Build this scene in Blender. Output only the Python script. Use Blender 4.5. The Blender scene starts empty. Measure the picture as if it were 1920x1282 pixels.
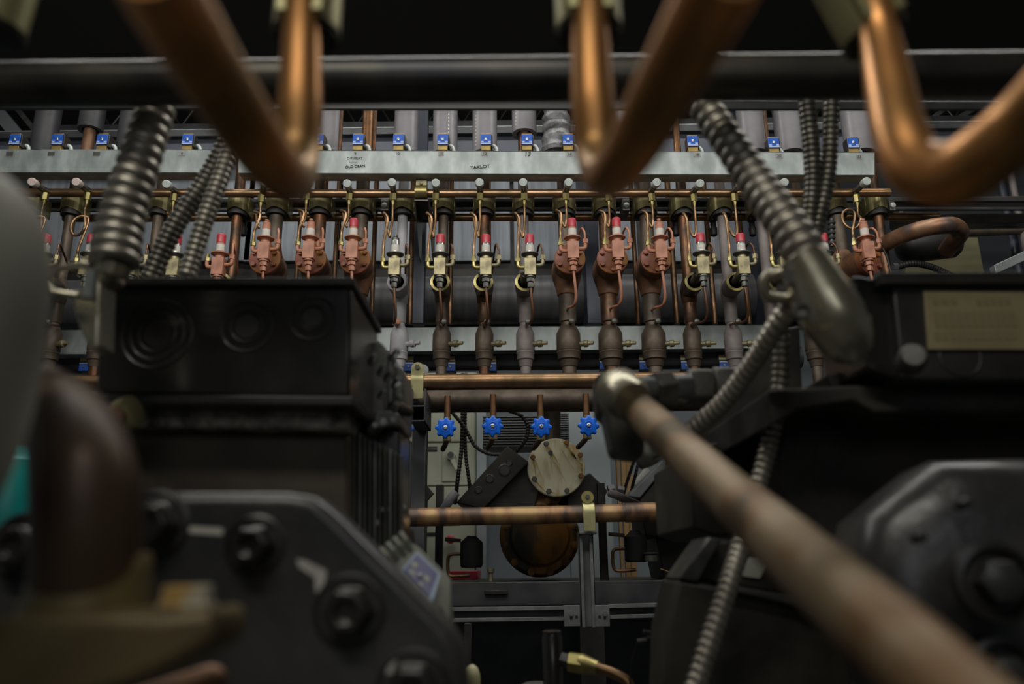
import bpy, math, random
from mathutils import Vector, Matrix
random.seed(7)
PI = math.pi
scn = bpy.context.scene
COL = scn.collection

# ------------------------------------------------------------------ camera
F = 1493.33                                   # 28 mm on a 36 mm sensor, 1920 px wide
PITCH, ROLL = math.radians(15.8), math.radians(0.6)
CAM = Vector((0, 0, 1.05))
FW = Vector((0, math.cos(PITCH), math.sin(PITCH)))
_u0 = Vector((0, -math.sin(PITCH), math.cos(PITCH))); _r0 = Vector((1, 0, 0))
RT = _r0 * math.cos(ROLL) - _u0 * math.sin(ROLL)
UP = _r0 * math.sin(ROLL) + _u0 * math.cos(ROLL)
cd = bpy.data.cameras.new('camera'); cam = bpy.data.objects.new('camera', cd); COL.objects.link(cam)
cam.matrix_world = Matrix(((RT.x, UP.x, -FW.x, CAM.x), (RT.y, UP.y, -FW.y, CAM.y), (RT.z, UP.z, -FW.z, CAM.z), (0, 0, 0, 1)))
cd.lens = 28; cd.sensor_width = 36; cd.clip_start = 0.02
cd.dof.use_dof = True; cd.dof.focus_distance = 2.42; cd.dof.aperture_fstop = 3.0
scn.camera = cam

# ------------------------------------------------------------------ world, lights, exposure
w = bpy.data.worlds.new('world'); scn.world = w; w.use_nodes = True
w.node_tree.nodes['Background'].inputs[0].default_value = (0.55, 0.6, 0.62, 1)
w.node_tree.nodes['Background'].inputs[1].default_value = 0.06
scn.view_settings.view_transform = 'Standard'
scn.view_settings.look = 'None'
scn.view_settings.exposure = 0.0
scn.view_settings.gamma = 1.0
scn.view_settings.use_curve_mapping = False

def area(name, loc, target, sx, sy, watt, col=(1, 1, 1)):
    l = bpy.data.lights.new(name, 'AREA'); l.shape = 'RECTANGLE'; l.size = sx; l.size_y = sy
    l.energy = watt; l.color = col
    o = bpy.data.objects.new(name, l); COL.objects.link(o); o.location = loc
    o.rotation_euler = (Vector(target) - Vector(loc)).to_track_quat('-Z', 'Y').to_euler()
    return o
area('aisle_fluorescent', (0.1, 1.35, 2.42), (0.1, 2.7, 1.15), 3.4, 0.14, 15, (1, 0.98, 0.93))
area('high_fluorescent', (0.1, 2.0, 3.6), (0.1, 1.6, 0), 4.0, 0.3, 36, (1, 0.98, 0.93))
area('front_fluorescent', (-0.5, -1.2, 3.4), (0, 1.0, 1.1), 1.6, 0.3, 24, (1, 0.96, 0.86))
area('rear_fill', (0.2, 3.5, 2.35), (0.2, 4.5, 1.3), 2.2, 0.15, 6.5, (1, 0.98, 0.92))  # added fill, hidden behind the sheet panel, brightens the back cabinet
area('low_fill', (0.1, -1.5, 1.9), (0.0, 2.4, 1.6), 1.2, 0.6, 2.5, (0.95, 0.97, 1))  # added soft frontal fill from behind the camera, no real opening

# ------------------------------------------------------------------ picture measures -> places
def D(px, py, d):
    """point at view depth d seen at photo pixel px, py"""
    return CAM + (FW + RT * ((px - 960) / F) + UP * ((641 - py) / F)) * d
def P(px, py, Y):
    """point on the upright plane y = Y seen at photo pixel px, py"""
    r = FW + RT * ((px - 960) / F) + UP * ((641 - py) / F)
    return CAM + r * (Y / r.y)
def S(p):
    return (p - CAM).dot(FW) / F
def V(*a): return Vector(a)

# ------------------------------------------------------------------ mesh builder
def catmull(pts, n=6, extra=None):
    P0 = [pts[0] * 2 - pts[1]] + list(pts) + [pts[-1] * 2 - pts[-2]]
    out = []; rr = []
    for i in range(1, len(P0) - 2):
        a, b, c, d = P0[i - 1], P0[i], P0[i + 1], P0[i + 2]
        for k in range(n):
            t = k / n
            out.append(0.5 * ((2 * b) + (c - a) * t + (2 * a - 5 * b + 4 * c - d) * t * t + (3 * b - a - 3 * c + d) * t ** 3))
            if extra: rr.append(extra[i - 1] * (1 - t) + extra[i] * t)
    out.append(pts[-1])
    if extra: rr.append(extra[-1]); return out, rr
    return out

class MB:
    def __init__(s): s.v = []; s.f = []
    def add(s, vs, fs):
        n = len(s.v); s.v += [Vector(v) for v in vs]; s.f += [tuple(i + n for i in f) for f in fs]; return s
    def box(s, c, size, rot=None):
        c = Vector(c); hx, hy, hz = [q / 2 for q in size]
        vs = [Vector((x, y, z)) for z in (-hz, hz) for y in (-hy, hy) for x in (-hx, hx)]
        if rot: vs = [rot @ v for v in vs]
        return s.add([c + v for v in vs], [(0, 2, 3, 1), (4, 5, 7, 6), (0, 1, 5, 4), (2, 6, 7, 3), (0, 4, 6, 2), (1, 3, 7, 5)])
    def bx(s, a, b):
        a, b = Vector(a), Vector(b)
        return s.box((a + b) / 2, [abs(q) for q in (b - a)])
    def prism(s, poly, vec):
        n = len(poly); poly = [Vector(p) for p in poly]; vec = Vector(vec)
        fs = [tuple(range(n)), tuple(range(2 * n - 1, n - 1, -1))] + [(i, (i + 1) % n, (i + 1) % n + n, i + n) for i in range(n)]
        return s.add(poly + [p + vec for p in poly], fs)
    def tube(s, pts, r, n=14, cap=True):
        pts = [Vector(p) for p in pts]; m = len(pts)
        rr = r if isinstance(r, (list, tuple)) else [r] * m
        t0 = (pts[1] - pts[0]).normalized()
        ref = Vector((0, 0, 1)) if abs(t0.z) < 0.9 else Vector((1, 0, 0))
        nn = t0.cross(ref).normalized(); vs = []
        for i, p in enumerate(pts):
            t = (pts[min(i + 1, m - 1)] - pts[max(i - 1, 0)])
            t = t.normalized() if t.length > 1e-9 else t0
            nn = (nn - t * nn.dot(t)).normalized(); b = t.cross(nn)
            for k in range(n):
                a = 2 * PI * k / n
                vs.append(p + (nn * math.cos(a) + b * math.sin(a)) * rr[i])
        fs = [(i * n + k, i * n + (k + 1) % n, (i + 1) * n + (k + 1) % n, (i + 1) * n + k) for i in range(m - 1) for k in range(n)]
        if cap: fs += [tuple(range(n - 1, -1, -1)), tuple(range((m - 1) * n, m * n))]
        return s.add(vs, fs)
    def cyl(s, a, b, ra, rb=None, n=20):
        return s.tube([a, b], [ra, ra if rb is None else rb], n)
    def hexa(s, a, b, r): return s.tube([a, b], r, 6)
    def lathe(s, o, d, prof, n=24):
        o = Vector(o); d = Vector(d).normalized()
        ref = Vector((0, 0, 1)) if abs(d.z) < 0.9 else Vector((1, 0, 0))
        a1 = d.cross(ref).normalized(); b1 = d.cross(a1); vs = []; m = len(prof)
        for h, r in prof:
            for k in range(n):
                a = 2 * PI * k / n
                vs.append(o + d * h + (a1 * math.cos(a) + b1 * math.sin(a)) * max(r, 1e-5))
        fs = [(i * n + k, i * n + (k + 1) % n, (i + 1) * n + (k + 1) % n, (i + 1) * n + k) for i in range(m - 1) for k in range(n)]
        fs += [tuple(range(n - 1, -1, -1)), tuple(range((m - 1) * n, m * n))]
        return s.add(vs, fs)
    def ring(s, c, d, R, r, n=28, k=8):
        c = Vector(c); d = Vector(d).normalized()
        ref = Vector((0, 0, 1)) if abs(d.z) < 0.9 else Vector((1, 0, 0))
        a1 = d.cross(ref).normalized(); b1 = d.cross(a1); vs = []
        for i in range(n):
            a = 2 * PI * i / n; e = a1 * math.cos(a) + b1 * math.sin(a)
            for j in range(k):
                q = 2 * PI * j / k
                vs.append(c + e * (R + r * math.cos(q)) + d * r * math.sin(q))
        fs = [(i * k + j, i * k + (j + 1) % k, ((i + 1) % n) * k + (j + 1) % k, ((i + 1) % n) * k + j) for i in range(n) for j in range(k)]
        return s.add(vs, fs)
    def build(s, name, mat, parent=None, bevel=0, seg=2, angle=38, label=None):
        if parent is not None: org = ORG[parent]
        else:
            xs = [v.x for v in s.v]; ys = [v.y for v in s.v]; zs = [v.z for v in s.v]
            org = Vector(((min(xs) + max(xs)) / 2, (min(ys) + max(ys)) / 2, min(zs)))
        me = bpy.data.meshes.new(name); me.from_pydata([v - org for v in s.v], [], s.f)
        me.validate(); me.update()
        import bmesh
        b = bmesh.new(); b.from_mesh(me); bmesh.ops.recalc_face_normals(b, faces=b.faces); b.to_mesh(me); b.free()
        me.materials.append(mat); me.shade_smooth(); me.set_sharp_from_angle(angle=math.radians(angle))
        o = bpy.data.objects.new(name, me); COL.objects.link(o)
        if bevel:
            m = o.modifiers.new('bevel', 'BEVEL'); m.width = bevel; m.segments = seg; m.limit_method = 'ANGLE'; m.angle_limit = math.radians(40)
        ORG[o] = org
        if parent is not None:
            o.parent = parent
        else: o.location = org
        if label: o['label'] = label
        return o
ORG = {}
def T(name, label, cat, loc, group=None):
    o = bpy.data.objects.new(name, None); COL.objects.link(o); o.location = loc
    o.empty_display_size = 0.02; ORG[o] = Vector(loc)
    return tag(o, label, cat, group)
def tag(o, label, cat, group=None):
    o['label'] = label; o['category'] = cat
    if group: o['group'] = group
    return o
def struct(o): o['kind'] = 'structure'; return o
def dup(root, loc, label, group=None):
    r = root.copy(); COL.objects.link(r); r.location = loc; ORG[r] = Vector(loc); r['label'] = label
    if group: r['group'] = group
    for ch in list(root.children):
        c = ch.copy(); COL.objects.link(c); c.parent = r; ORG[c] = ORG[r]
        for g in list(ch.children):
            d = g.copy(); COL.objects.link(d); d.parent = c
    return r

# ------------------------------------------------------------------ materials
def mat(name, c1, c2=None, metal=0.0, rough=0.5, scale=20, detail=4, bump=0.0, bscale=None, lo=0.35, hi=0.65, c3=None, stretch=None, spec=None, coat=0):
    m = bpy.data.materials.new(name); m.use_nodes = True; nt = m.node_tree; N = nt.nodes; L = nt.links
    b = N['Principled BSDF']; b.inputs['Metallic'].default_value = metal; b.inputs['Roughness'].default_value = rough
    if spec is not None: b.inputs['Specular IOR Level'].default_value = spec
    if coat: b.inputs['Coat Weight'].default_value = coat; b.inputs['Coat Roughness'].default_value = 0.15
    b.inputs['Base Color'].default_value = (*c1, 1)
    tc = N.new('ShaderNodeTexCoord'); src = tc.outputs['Object']
    if stretch:
        mp = N.new('ShaderNodeMapping'); mp.inputs['Scale'].default_value = stretch; L.new(src, mp.inputs['Vector']); src = mp.outputs[0]
    if c2:
        n = N.new('ShaderNodeTexNoise'); n.inputs['Scale'].default_value = scale; n.inputs['Detail'].default_value = detail
        L.new(src, n.inputs['Vector'])
        r = N.new('ShaderNodeValToRGB'); r.color_ramp.elements[0].position = lo; r.color_ramp.elements[1].position = hi
        r.color_ramp.elements[0].color = (*c1, 1); r.color_ramp.elements[1].color = (*c2, 1)
        if c3:
            e = r.color_ramp.elements.new((lo + hi) / 2); e.color = (*c3, 1)
        L.new(n.outputs[0], r.inputs[0]); L.new(r.outputs[0], b.inputs['Base Color'])
        mr = N.new('ShaderNodeMapRange'); mr.inputs['To Min'].default_value = max(rough - 0.12, 0.05); mr.inputs['To Max'].default_value = min(rough + 0.15, 1)
        L.new(n.outputs[0], mr.inputs['Value']); L.new(mr.outputs[0], b.inputs['Roughness'])
    if bump:
        n2 = N.new('ShaderNodeTexNoise'); n2.inputs['Scale'].default_value = bscale or scale * 3; n2.inputs['Detail'].default_value = 5
        L.new(src, n2.inputs['Vector'])
        bp = N.new('ShaderNodeBump'); bp.inputs['Strength'].default_value = bump; bp.inputs['Distance'].default_value = 0.004
        L.new(n2.outputs[0], bp.inputs['Height']); L.new(bp.outputs[0], b.inputs['Normal'])
    return m
M = {}
M['copper'] = mat('copper', (0.36, 0.18, 0.085), (0.16, 0.09, 0.05), 0.8, 0.36, 26, c3=(0.27, 0.14, 0.07))
M['copper_old'] = mat('tarnished_copper', (0.20, 0.09, 0.045), (0.07, 0.045, 0.03), 0.7, 0.4, 22, c3=(0.13, 0.07, 0.04), bump=0.15)
M['copper_drop'] = mat('brown_copper', (0.21, 0.115, 0.06), (0.09, 0.055, 0.03), 0.7, 0.38, 20)
M['copper_line'] = mat('copper_line', (0.40, 0.235, 0.125), (0.20, 0.13, 0.065), 0.85, 0.34, 18)
M['copper_near'] = mat('warm_copper', (0.76, 0.35, 0.12), (0.33, 0.19, 0.07), 0.75, 0.38, 12, c3=(0.60, 0.29, 0.10))
M['copper_dull'] = mat('dull_brown_copper', (0.27, 0.15, 0.085), (0.13, 0.085, 0.05), 0.45, 0.5, 9, c3=(0.24, 0.13, 0.075))
M['copper_shiny_long'] = mat('grey_brown_copper', (0.31, 0.23, 0.14), (0.10, 0.07, 0.032), 0.4, 0.46, 11, 2, c3=(0.25, 0.15, 0.075), lo=.42, hi=.58)
M['brown_pipe'] = mat('brown_tarnished_steel', (0.155, 0.12, 0.09), (0.07, 0.058, 0.045), 0.4, 0.5, 18, c3=(0.11, 0.082, 0.058), bump=0.2)
M['brown_rust'] = mat('brown_rust_body', (0.25, 0.12, 0.055), (0.09, 0.05, 0.03), 0.15, 0.6, 20, c3=(0.17, 0.085, 0.045), bump=0.3)
M['grey_paint'] = mat('grey_painted_pipe', (0.46, 0.45, 0.47), (0.36, 0.35, 0.37), 0, 0.5, 14, bump=0.05)
M['grey_brown'] = mat('grey_brown_pipe', (0.26, 0.23, 0.22), (0.17, 0.14, 0.13), 0.1, 0.55, 18, bump=0.1)
M['salmon'] = mat('salmon_primer', (0.47, 0.205, 0.12), (0.33, 0.13, 0.07), 0, 0.45, 24, c3=(0.43, 0.18, 0.105), bump=0.08)
M['salmon_rust'] = mat('salmon_primer_with_rust', (0.42, 0.155, 0.10), (0.36, 0.15, 0.03), 0, 0.5, 16, c3=(0.28, 0.09, 0.06), bump=0.2)
M['brass'] = mat('brass', (0.46, 0.40, 0.16), (0.27, 0.22, 0.09), 0.8, 0.38, 30)
M['brass_dull'] = mat('dull_brass', (0.34, 0.29, 0.16), (0.19, 0.16, 0.10), 0.55, 0.45, 35, c3=(0.28, 0.25, 0.14), bump=0.1)
M['brass_ol'] = mat('olive_brass_saddle', (0.33, 0.29, 0.13), (0.17, 0.15, 0.07), 0.7, 0.36, 20)
M['brass_pale'] = mat('pale_zinc_brass', (0.50, 0.47, 0.24), (0.36, 0.33, 0.17), 0.7, 0.4, 25)
M['galv'] = mat('galvanized_steel', (0.27, 0.30, 0.295), (0.43, 0.47, 0.465), 0.4, 0.45, 22, 3, c3=(0.33, 0.365, 0.36), stretch=(1, 1, 0.45), bump=0.03)
M['galv_dark'] = mat('dull_strut_steel', (0.20, 0.21, 0.21), (0.28, 0.29, 0.29), 0.6, 0.45, 20)
M['steel'] = mat('bright_steel', (0.62, 0.63, 0.62), (0.45, 0.46, 0.45), 0.9, 0.3, 40)
M['flex'] = mat('flexible_conduit_steel', (0.50, 0.465, 0.39), (0.30, 0.275, 0.23), 0.75, 0.4, 30)
M['flex_dark'] = mat('dark_conduit_steel', (0.26, 0.245, 0.20), (0.14, 0.13, 0.11), 0.75, 0.34, 30)
M['cast'] = mat('cast_zinc_fitting', (0.62, 0.58, 0.43), (0.36, 0.33, 0.25), 0.8, 0.25, 16)
M['cast_dark'] = mat('dark_cast_steel', (0.15, 0.15, 0.135), (0.085, 0.085, 0.075), 0.55, 0.42, 25, bump=0.15)
M['black'] = mat('black_paint', (0.018, 0.017, 0.015), (0.035, 0.032, 0.028), 0, 0.36, 12, coat=0.15)
M['black_gloss'] = mat('black_gloss_paint', (0.012, 0.011, 0.010), (0.03, 0.027, 0.022), 0, 0.22, 8, coat=0.4)
M['black_dirty'] = mat('dirty_black_paint', (0.014, 0.013, 0.011), (0.045, 0.040, 0.030), 0, 0.5, 14, bump=0.3, bscale=30)
M['black_beam'] = mat('dusty_black_steel', (0.04, 0.04, 0.045), (0.11, 0.10, 0.075), 0.6, 0.34, 9)
M['dark_steel'] = mat('dark_grey_steel', (0.055, 0.058, 0.062), (0.09, 0.093, 0.096), 0.3, 0.42, 10)
M['brown_black'] = mat('brown_black_casting', (0.036, 0.029, 0.021), (0.016, 0.013, 0.010), 0.1, 0.5, 10, bump=0.2, bscale=60)
M['cover'] = mat('grey_black_casting', (0.050, 0.050, 0.052), (0.085, 0.083, 0.078), 0.35, 0.30, 12, bump=0.25, bscale=40)
M['crinkle'] = mat('crinkled_sealant', (0.42, 0.39, 0.33), (0.05, 0.045, 0.038), 0.1, 0.4, 40, bump=1.0, bscale=60)
M['void'] = mat('unlit_black', (0.006, 0.006, 0.006), None, 0, 0.8, spec=0.1)  # deep overhead shade put into the colour, specular kept low
M['rubber'] = mat('black_rubber', (0.012, 0.012, 0.012), None, 0, 0.55)
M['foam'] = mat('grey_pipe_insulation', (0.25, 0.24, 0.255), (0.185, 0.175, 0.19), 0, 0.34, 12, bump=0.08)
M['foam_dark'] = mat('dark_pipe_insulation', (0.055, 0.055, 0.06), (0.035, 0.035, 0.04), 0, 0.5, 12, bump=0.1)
M['tape'] = mat('wrinkled_tape', (0.17, 0.17, 0.175), (0.04, 0.04, 0.04), 0, 0.32, 24, bump=1.0, bscale=45, lo=0.45, hi=0.7)
M['panel'] = mat('blue_grey_sheet', (0.34, 0.37, 0.41), (0.20, 0.22, 0.25), 0.25, 0.42, 9, stretch=(4, 1, 0.25))
M['duct'] = mat('grey_duct_wrap', (0.14, 0.14, 0.147), (0.09, 0.09, 0.095), 0.2, 0.45, 9, stretch=(4, 1, 0.25))
M['navy'] = mat('navy_steel', (0.05, 0.06, 0.085), (0.035, 0.042, 0.06), 0.2, 0.4, 10)
M['red'] = mat('red_plastic', (0.50, 0.035, 0.055), (0.40, 0.03, 0.045), 0, 0.35, 20)
M['white'] = mat('white_label', (0.62, 0.60, 0.54), (0.50, 0.47, 0.42), 0, 0.55, 60)
M['whitegrey'] = mat('pale_grey_cap', (0.50, 0.55, 0.52), (0.40, 0.44, 0.42), 0.2, 0.4, 40)
M['cap_red_white'] = mat('pinkish_cap', (0.62, 0.45, 0.42), (0.45, 0.5, 0.47), 0.1, 0.4, 40)
M['blue'] = mat('blue_plastic', (0.010, 0.16, 0.85), (0.008, 0.14, 0.75), 0, 0.28, 10)
M['bluelabel'] = mat('blue_label', (0.015, 0.085, 0.42), (0.03, 0.12, 0.5), 0, 0.4, 40)
M['paleblue'] = mat('pale_blue_print', (0.42, 0.50, 0.72), None, 0, 0.45)
M['gold'] = mat('gold_bracket', (0.55, 0.38, 0.12), (0.35, 0.25, 0.09), 0.6, 0.4, 40)
M['cream'] = mat('cream_plastic', (0.52, 0.48, 0.27), None, 0, 0.5)
M['ink'] = mat('black_ink', (0.01, 0.01, 0.01), None, 0, 0.6)
M['stick'] = mat('grey_sticker', (0.26, 0.26, 0.25), None, 0, 0.5)
M['cab'] = mat('green_grey_enamel', (0.40, 0.42, 0.32), (0.36, 0.38, 0.29), 0.0, 0.4, 6)
M['door'] = mat('grey_enamel', (0.30, 0.34, 0.35), (0.27, 0.31, 0.32), 0, 0.45, 6)
M['wood'] = mat('tan_wood', (0.42, 0.27, 0.11), (0.34, 0.21, 0.085), 0, 0.55, 6, stretch=(6, 6, 0.6))
M['wall'] = mat('pale_blue_wall', (0.34, 0.38, 0.42), (0.30, 0.34, 0.38), 0, 0.6, 2)
M['floor'] = mat('concrete_floor', (0.07, 0.07, 0.068), (0.045, 0.045, 0.043), 0, 0.6, 5)
M['ceil'] = mat('dark_ceiling', (0.035, 0.034, 0.032), (0.02, 0.02, 0.019), 0, 0.8, 3)
M['plate_rusty'] = mat('white_plate_rust', (0.72, 0.67, 0.47), (0.5, 0.3, 0.07), 0, 0.45, 9, 5, lo=0.50, hi=0.72, c3=(0.55, 0.48, 0.28), stretch=(2.6, 2.6, 0.8))
M['streak'] = mat('rust_stain', (0.34, 0.18, 0.03), (0.50, 0.34, 0.10), 0, .5, 40)
M['streak_pale'] = mat('pale_rust_stain', (0.46, 0.34, 0.12), (0.56, 0.48, 0.26), 0, .5, 40)
M['rust'] = mat('orange_rust', (0.40, 0.18, 0.04), (0.14, 0.07, 0.03), 0.1, 0.6, 18, bump=0.2)
M['rust_case'] = mat('rusty_crankcase', (0.07, 0.066, 0.055), (0.42, 0.19, 0.035), 0.15, 0.42, 9, lo=0.40, hi=0.58, c3=(0.16, 0.10, 0.04), stretch=(1, 1, 0.45), bump=0.1)
M['tan'] = mat('tan_board', (0.20, 0.185, 0.10), (0.17, 0.155, 0.085), 0, 0.6, 8)
M['nameplate'] = mat('tan_nameplate', (0.36, 0.31, 0.17), (0.28, 0.235, 0.12), 0.2, 0.45, 10)
M['nameprint'] = mat('brown_print', (0.23, 0.195, 0.105), None, 0, 0.5)
M['grey_tank'] = mat('olive_grey_paint', (0.34, 0.34, 0.28), (0.30, 0.30, 0.25), 0, 0.55, 5)
M['teal'] = mat('teal_paint', (0.0, 0.22, 0.20), (0.0, 0.17, 0.16), 0, 0.3, 5)
M['bolt_grey'] = mat('greasy_bolt_steel', (0.075, 0.075, 0.07), (0.03, 0.03, 0.028), 0.4, 0.35, 30)
M['purple'] = mat('purple_label', (0.16, 0.16, 0.30), (0.22, 0.22, 0.36), 0, 0.4, 30)
M['label_rim'] = mat('pale_blue_label_rim', (0.42, 0.52, 0.66), None, 0, 0.4)
M['label_cream'] = mat('cream_label', (0.42, 0.43, 0.36), None, 0, 0.45)
M['ctrl'] = mat('grey_green_casting', (0.25, 0.26, 0.22), (0.19, 0.20, 0.17), 0.3, 0.42, 12)
M['olive'] = mat('olive_bronze', (0.27, 0.235, 0.095), (0.13, 0.095, 0.045), 0.3, 0.42, 8, c3=(0.22, 0.17, 0.075))
M['elbow'] = mat('brown_bronze', (0.085, 0.050, 0.040), (0.11, 0.075, 0.03), 0.35, 0.45, 7)
M['yellowrust'] = mat('yellowed_bolt', (0.62, 0.58, 0.44), (0.50, 0.30, 0.08), 0.1, 0.5, 30, lo=0.5, hi=0.65)

# ================================================================== THE ROOM
def wallbox(name, a, b, m): return struct(MB().bx(a, b).build(name, m))
wallbox('floor', (-4, -3, -0.1), (5, 5.6, 0), M['floor'])
wallbox('ceiling', (-4, -3, 4.0), (5, 5.6, 4.1), M['ceil'])
wallbox('wall_back', (-4, 5.5, 0), (5, 5.6, 4.0), M['wall'])
wallbox('wall_left', (-4.1, -3, 0), (-4, 5.6, 4.0), M['wall'])
wallbox('wall_right', (5, -3, 0), (5.1, 5.6, 4.0), M['wall'])
wallbox('wall_front', (-4, -3.1, 0), (5, -3, 4.0), M['wall'])

# ================================================================== REAR RACK: frame
YR = 2.46
def hbar(name, x0, y0, x1, y1, Y, depth, m, hpx, bevel=0.001, parent=None):
    """level bar whose front top edge runs between two picked points, hpx tall"""
    a, b = P(x0, y0, Y), P(x1, y1, Y); a2, b2 = P(x0, y0 + hpx, Y), P(x1, y1 + hpx, Y)
    v = MB().prism([a, b, b2, a2], (0, depth, 0))
    return v.build(name, m, parent, bevel)
# galvanized top beam, two lengths
def galv_beam(x0, y0, x1, y1, label):
    a = P((x0 + x1) / 2, (y0 + y1) / 2 + 44, 2.30)
    t = T('galvanized_beam', label, 'beam', a)
    A, B = P(x0, y0, 2.30), P(x1, y1, 2.30); A2, B2 = P(x0, y0 + 44, 2.30), P(x1, y1 + 44, 2.30)
    th = 0.003
    m = MB(); m.prism([A, B, B2, A2], (0, th, 0)); m.prism([A2, B2, B2 + V(0, 0, th), A2 + V(0, 0, th)], (0, 0.05, 0))
    m.prism([A, B, B - V(0, 0, th), A - V(0, 0, th)], (0, 0.05, 0))
    m.build('channel', M['galv'], t, 0.0006)
    return t
beamR = galv_beam(447, 281, 1640, 285, 'long galvanized steel beam with stickers and black handwriting behind the copper pipes')
beamL = galv_beam(-40, 280, 413, 280, 'galvanized steel beam at upper left with dark stickers, behind the thick conduit')
beamE = galv_beam(1700, 288, 1836, 289, 'short galvanized beam end at upper right, behind the curved copper pipe')
def text(s, px, py, hpx, m, parent, Y=2.2985, rot=0.0, name='handwriting', sx=1.0, off=0.0, shear=0.0):
    c = bpy.data.curves.new('t', 'FONT'); c.body = s; c.align_x = 'CENTER'; c.align_y = 'CENTER'; c.extrude = 0.0002; c.offset = off; c.shear = shear
    p = P(px, py, Y); c.size = hpx * S(p) * 1.35
    o = bpy.data.objects.new('t', c); COL.objects.link(o)
    me = bpy.data.meshes.new_from_object(o); bpy.data.objects.remove(o)
    me.materials.clear(); me.materials.append(m)
    R = Matrix.Rotation(PI / 2, 3, 'X') @ Matrix.Rotation(rot, 3, 'Z')
    for v in me.vertices:
        q = v.co.copy(); q.x *= sx; v.co = (R @ q) + p - ORG[parent]
    ob = bpy.data.objects.new(name, me); COL.objects.link(ob); ob.parent = parent; return ob
for px, py, s, st, t in [(18, 288, '', 1, beamL), (96, 288, '', 1, beamL), (181, 288, '', 1, beamL), (341, 288, '4', 1, beamL),
        (666, 288, '9', 0, beamR), (745, 288, '10', 0, beamR), (827, 288, '11', 0.6, beamR), (909, 288, '12', 1, beamR), (1068, 289, '14', 0.8, beamR),
        (1307, 290, '18', 1, beamR), (1461, 292, '20', 1, beamR), (1611, 294, '22', 0.4, beamR)]:
    if st:
        p = P(px, py, 2.2990); MB().box(p, (0.0215 if st == 1 else 0.018, 0.0008, 0.0145)).build('sticker', M['cast_dark'] if t is beamL and not s else M['stick'], t)
    if s: text(s, px, py, 6, M['ink'], t, name='number', Y=2.2982)
text('13', 989, 289, 9, M['ink'], beamR, off=0.0005, shear=0.1, name='handwritten_number')
text('TAKLOT', 900, 313, 6.5, M['ink'], beamR, rot=0.1, off=0.0004, sx=1.1)
text('D/P MEAT', 665, 297, 5, M['ink'], beamR, sx=1.0)
text('Reader', 662, 304, 4, M['stick'], beamR)
text('OLD DEAN', 666, 312, 5.5, M['ink'], beamR, rot=0.06, off=0.0004)

# lower galvanized beam
A = P(60, 622, 2.56)
t = T('galvanized_beam', 'lower galvanized steel beam crossing behind the ball valves of the risers', 'beam', P(960, 655, 2.56))
def lowbeam(m_):
    a, b, c, d = P(40, 618, 2.56), P(1470, 608, 2.56), P(1470, 652, 2.56), P(40, 666, 2.56)
    m_.prism([a, b, c, d], (0, 0.003, 0)); m_.prism([d, c, c + V(0, 0, .003), d + V(0, 0, .003)], (0, 0.05, 0)); m_.prism([a, b, b - V(0, 0, .003), a - V(0, 0, .003)], (0, 0.05, 0)); return m_
lowbeam(MB()).build('channel', M['galv'], t, 0.0006)
# black strut rail the saddles grip
rail = T('black_rail', 'long black double strut rail behind the riser pipes', 'rail', P(960, 400, 2.52))
for y0, h in ((370, 8), (388, 6)):
    hbar('rail_flange', -20, y0 + 2, 2060, y0 - 1, 2.51, 0.012, M['dark_steel'], h, 0.003, rail)
hbar('rail_web', -20, 377, 2060, 374, 2.518, 0.008, M['black'], 15, 0.001, rail)
# copper headers
def pipe(name, pts, wpx, m, label, cat='pipe', Y=None, n=20, group=None, parent=None, smooth=0):
    """pts: (px, py, Y)"""
    q = [P(*p) for p in pts]
    r = wpx / 2 * S(q[len(q) // 2]) if not isinstance(wpx, (list, tuple)) else [a / 2 * S(b) for a, b in zip(wpx, q)]
    if smooth:
        if isinstance(r, list): q, r = catmull(q, smooth, r)
        else: q = catmull(q, smooth)
    o = MB().tube(q, r, n).build(name, m, parent)
    return tag(o, label, cat, group) if parent is None else o
pipe('copper_header', [(22, 361, 2.37), (700, 363, 2.37), (1400, 362, 2.37), (1668, 361, 2.37)], 16, M['copper_line'], 'long slim upper copper header pipe just below the galvanized beam')
pipe('copper_header', [(120, 409, 2.55), (1760, 406, 2.55)], 15, M['copper_line'], 'darker slim copper pipe running level behind the riser pipes below the black rail')
for px, n_ in ((246, 'left'), (1900, 'right')): pass
# copper header carrying the blue valves
hd = T('copper_header', 'thick level copper header pipe above the blue handwheel valves', 'pipe', P(960, 716, 2.33))
MB().tube([P(60, 719, 2.33), P(720, 717, 2.33), P(1420, 711, 2.33)], 15.5 * 1.57e-3, 24).build('pipe', M['copper_line'], hd)
pipe('brown_header', [(100, 756, YR), (720, 752, YR), (1560, 746, YR)], 45, M['brown_pipe'], 'thick dark brown level header pipe behind the copper header above the blue valves')
pipe('dark_insulated_pipe', [(60, 680, 2.645), (1500, 670, 2.645)], 42, M['foam_dark'], 'dark insulated pipe running level behind the lower galvanized beam')

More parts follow.
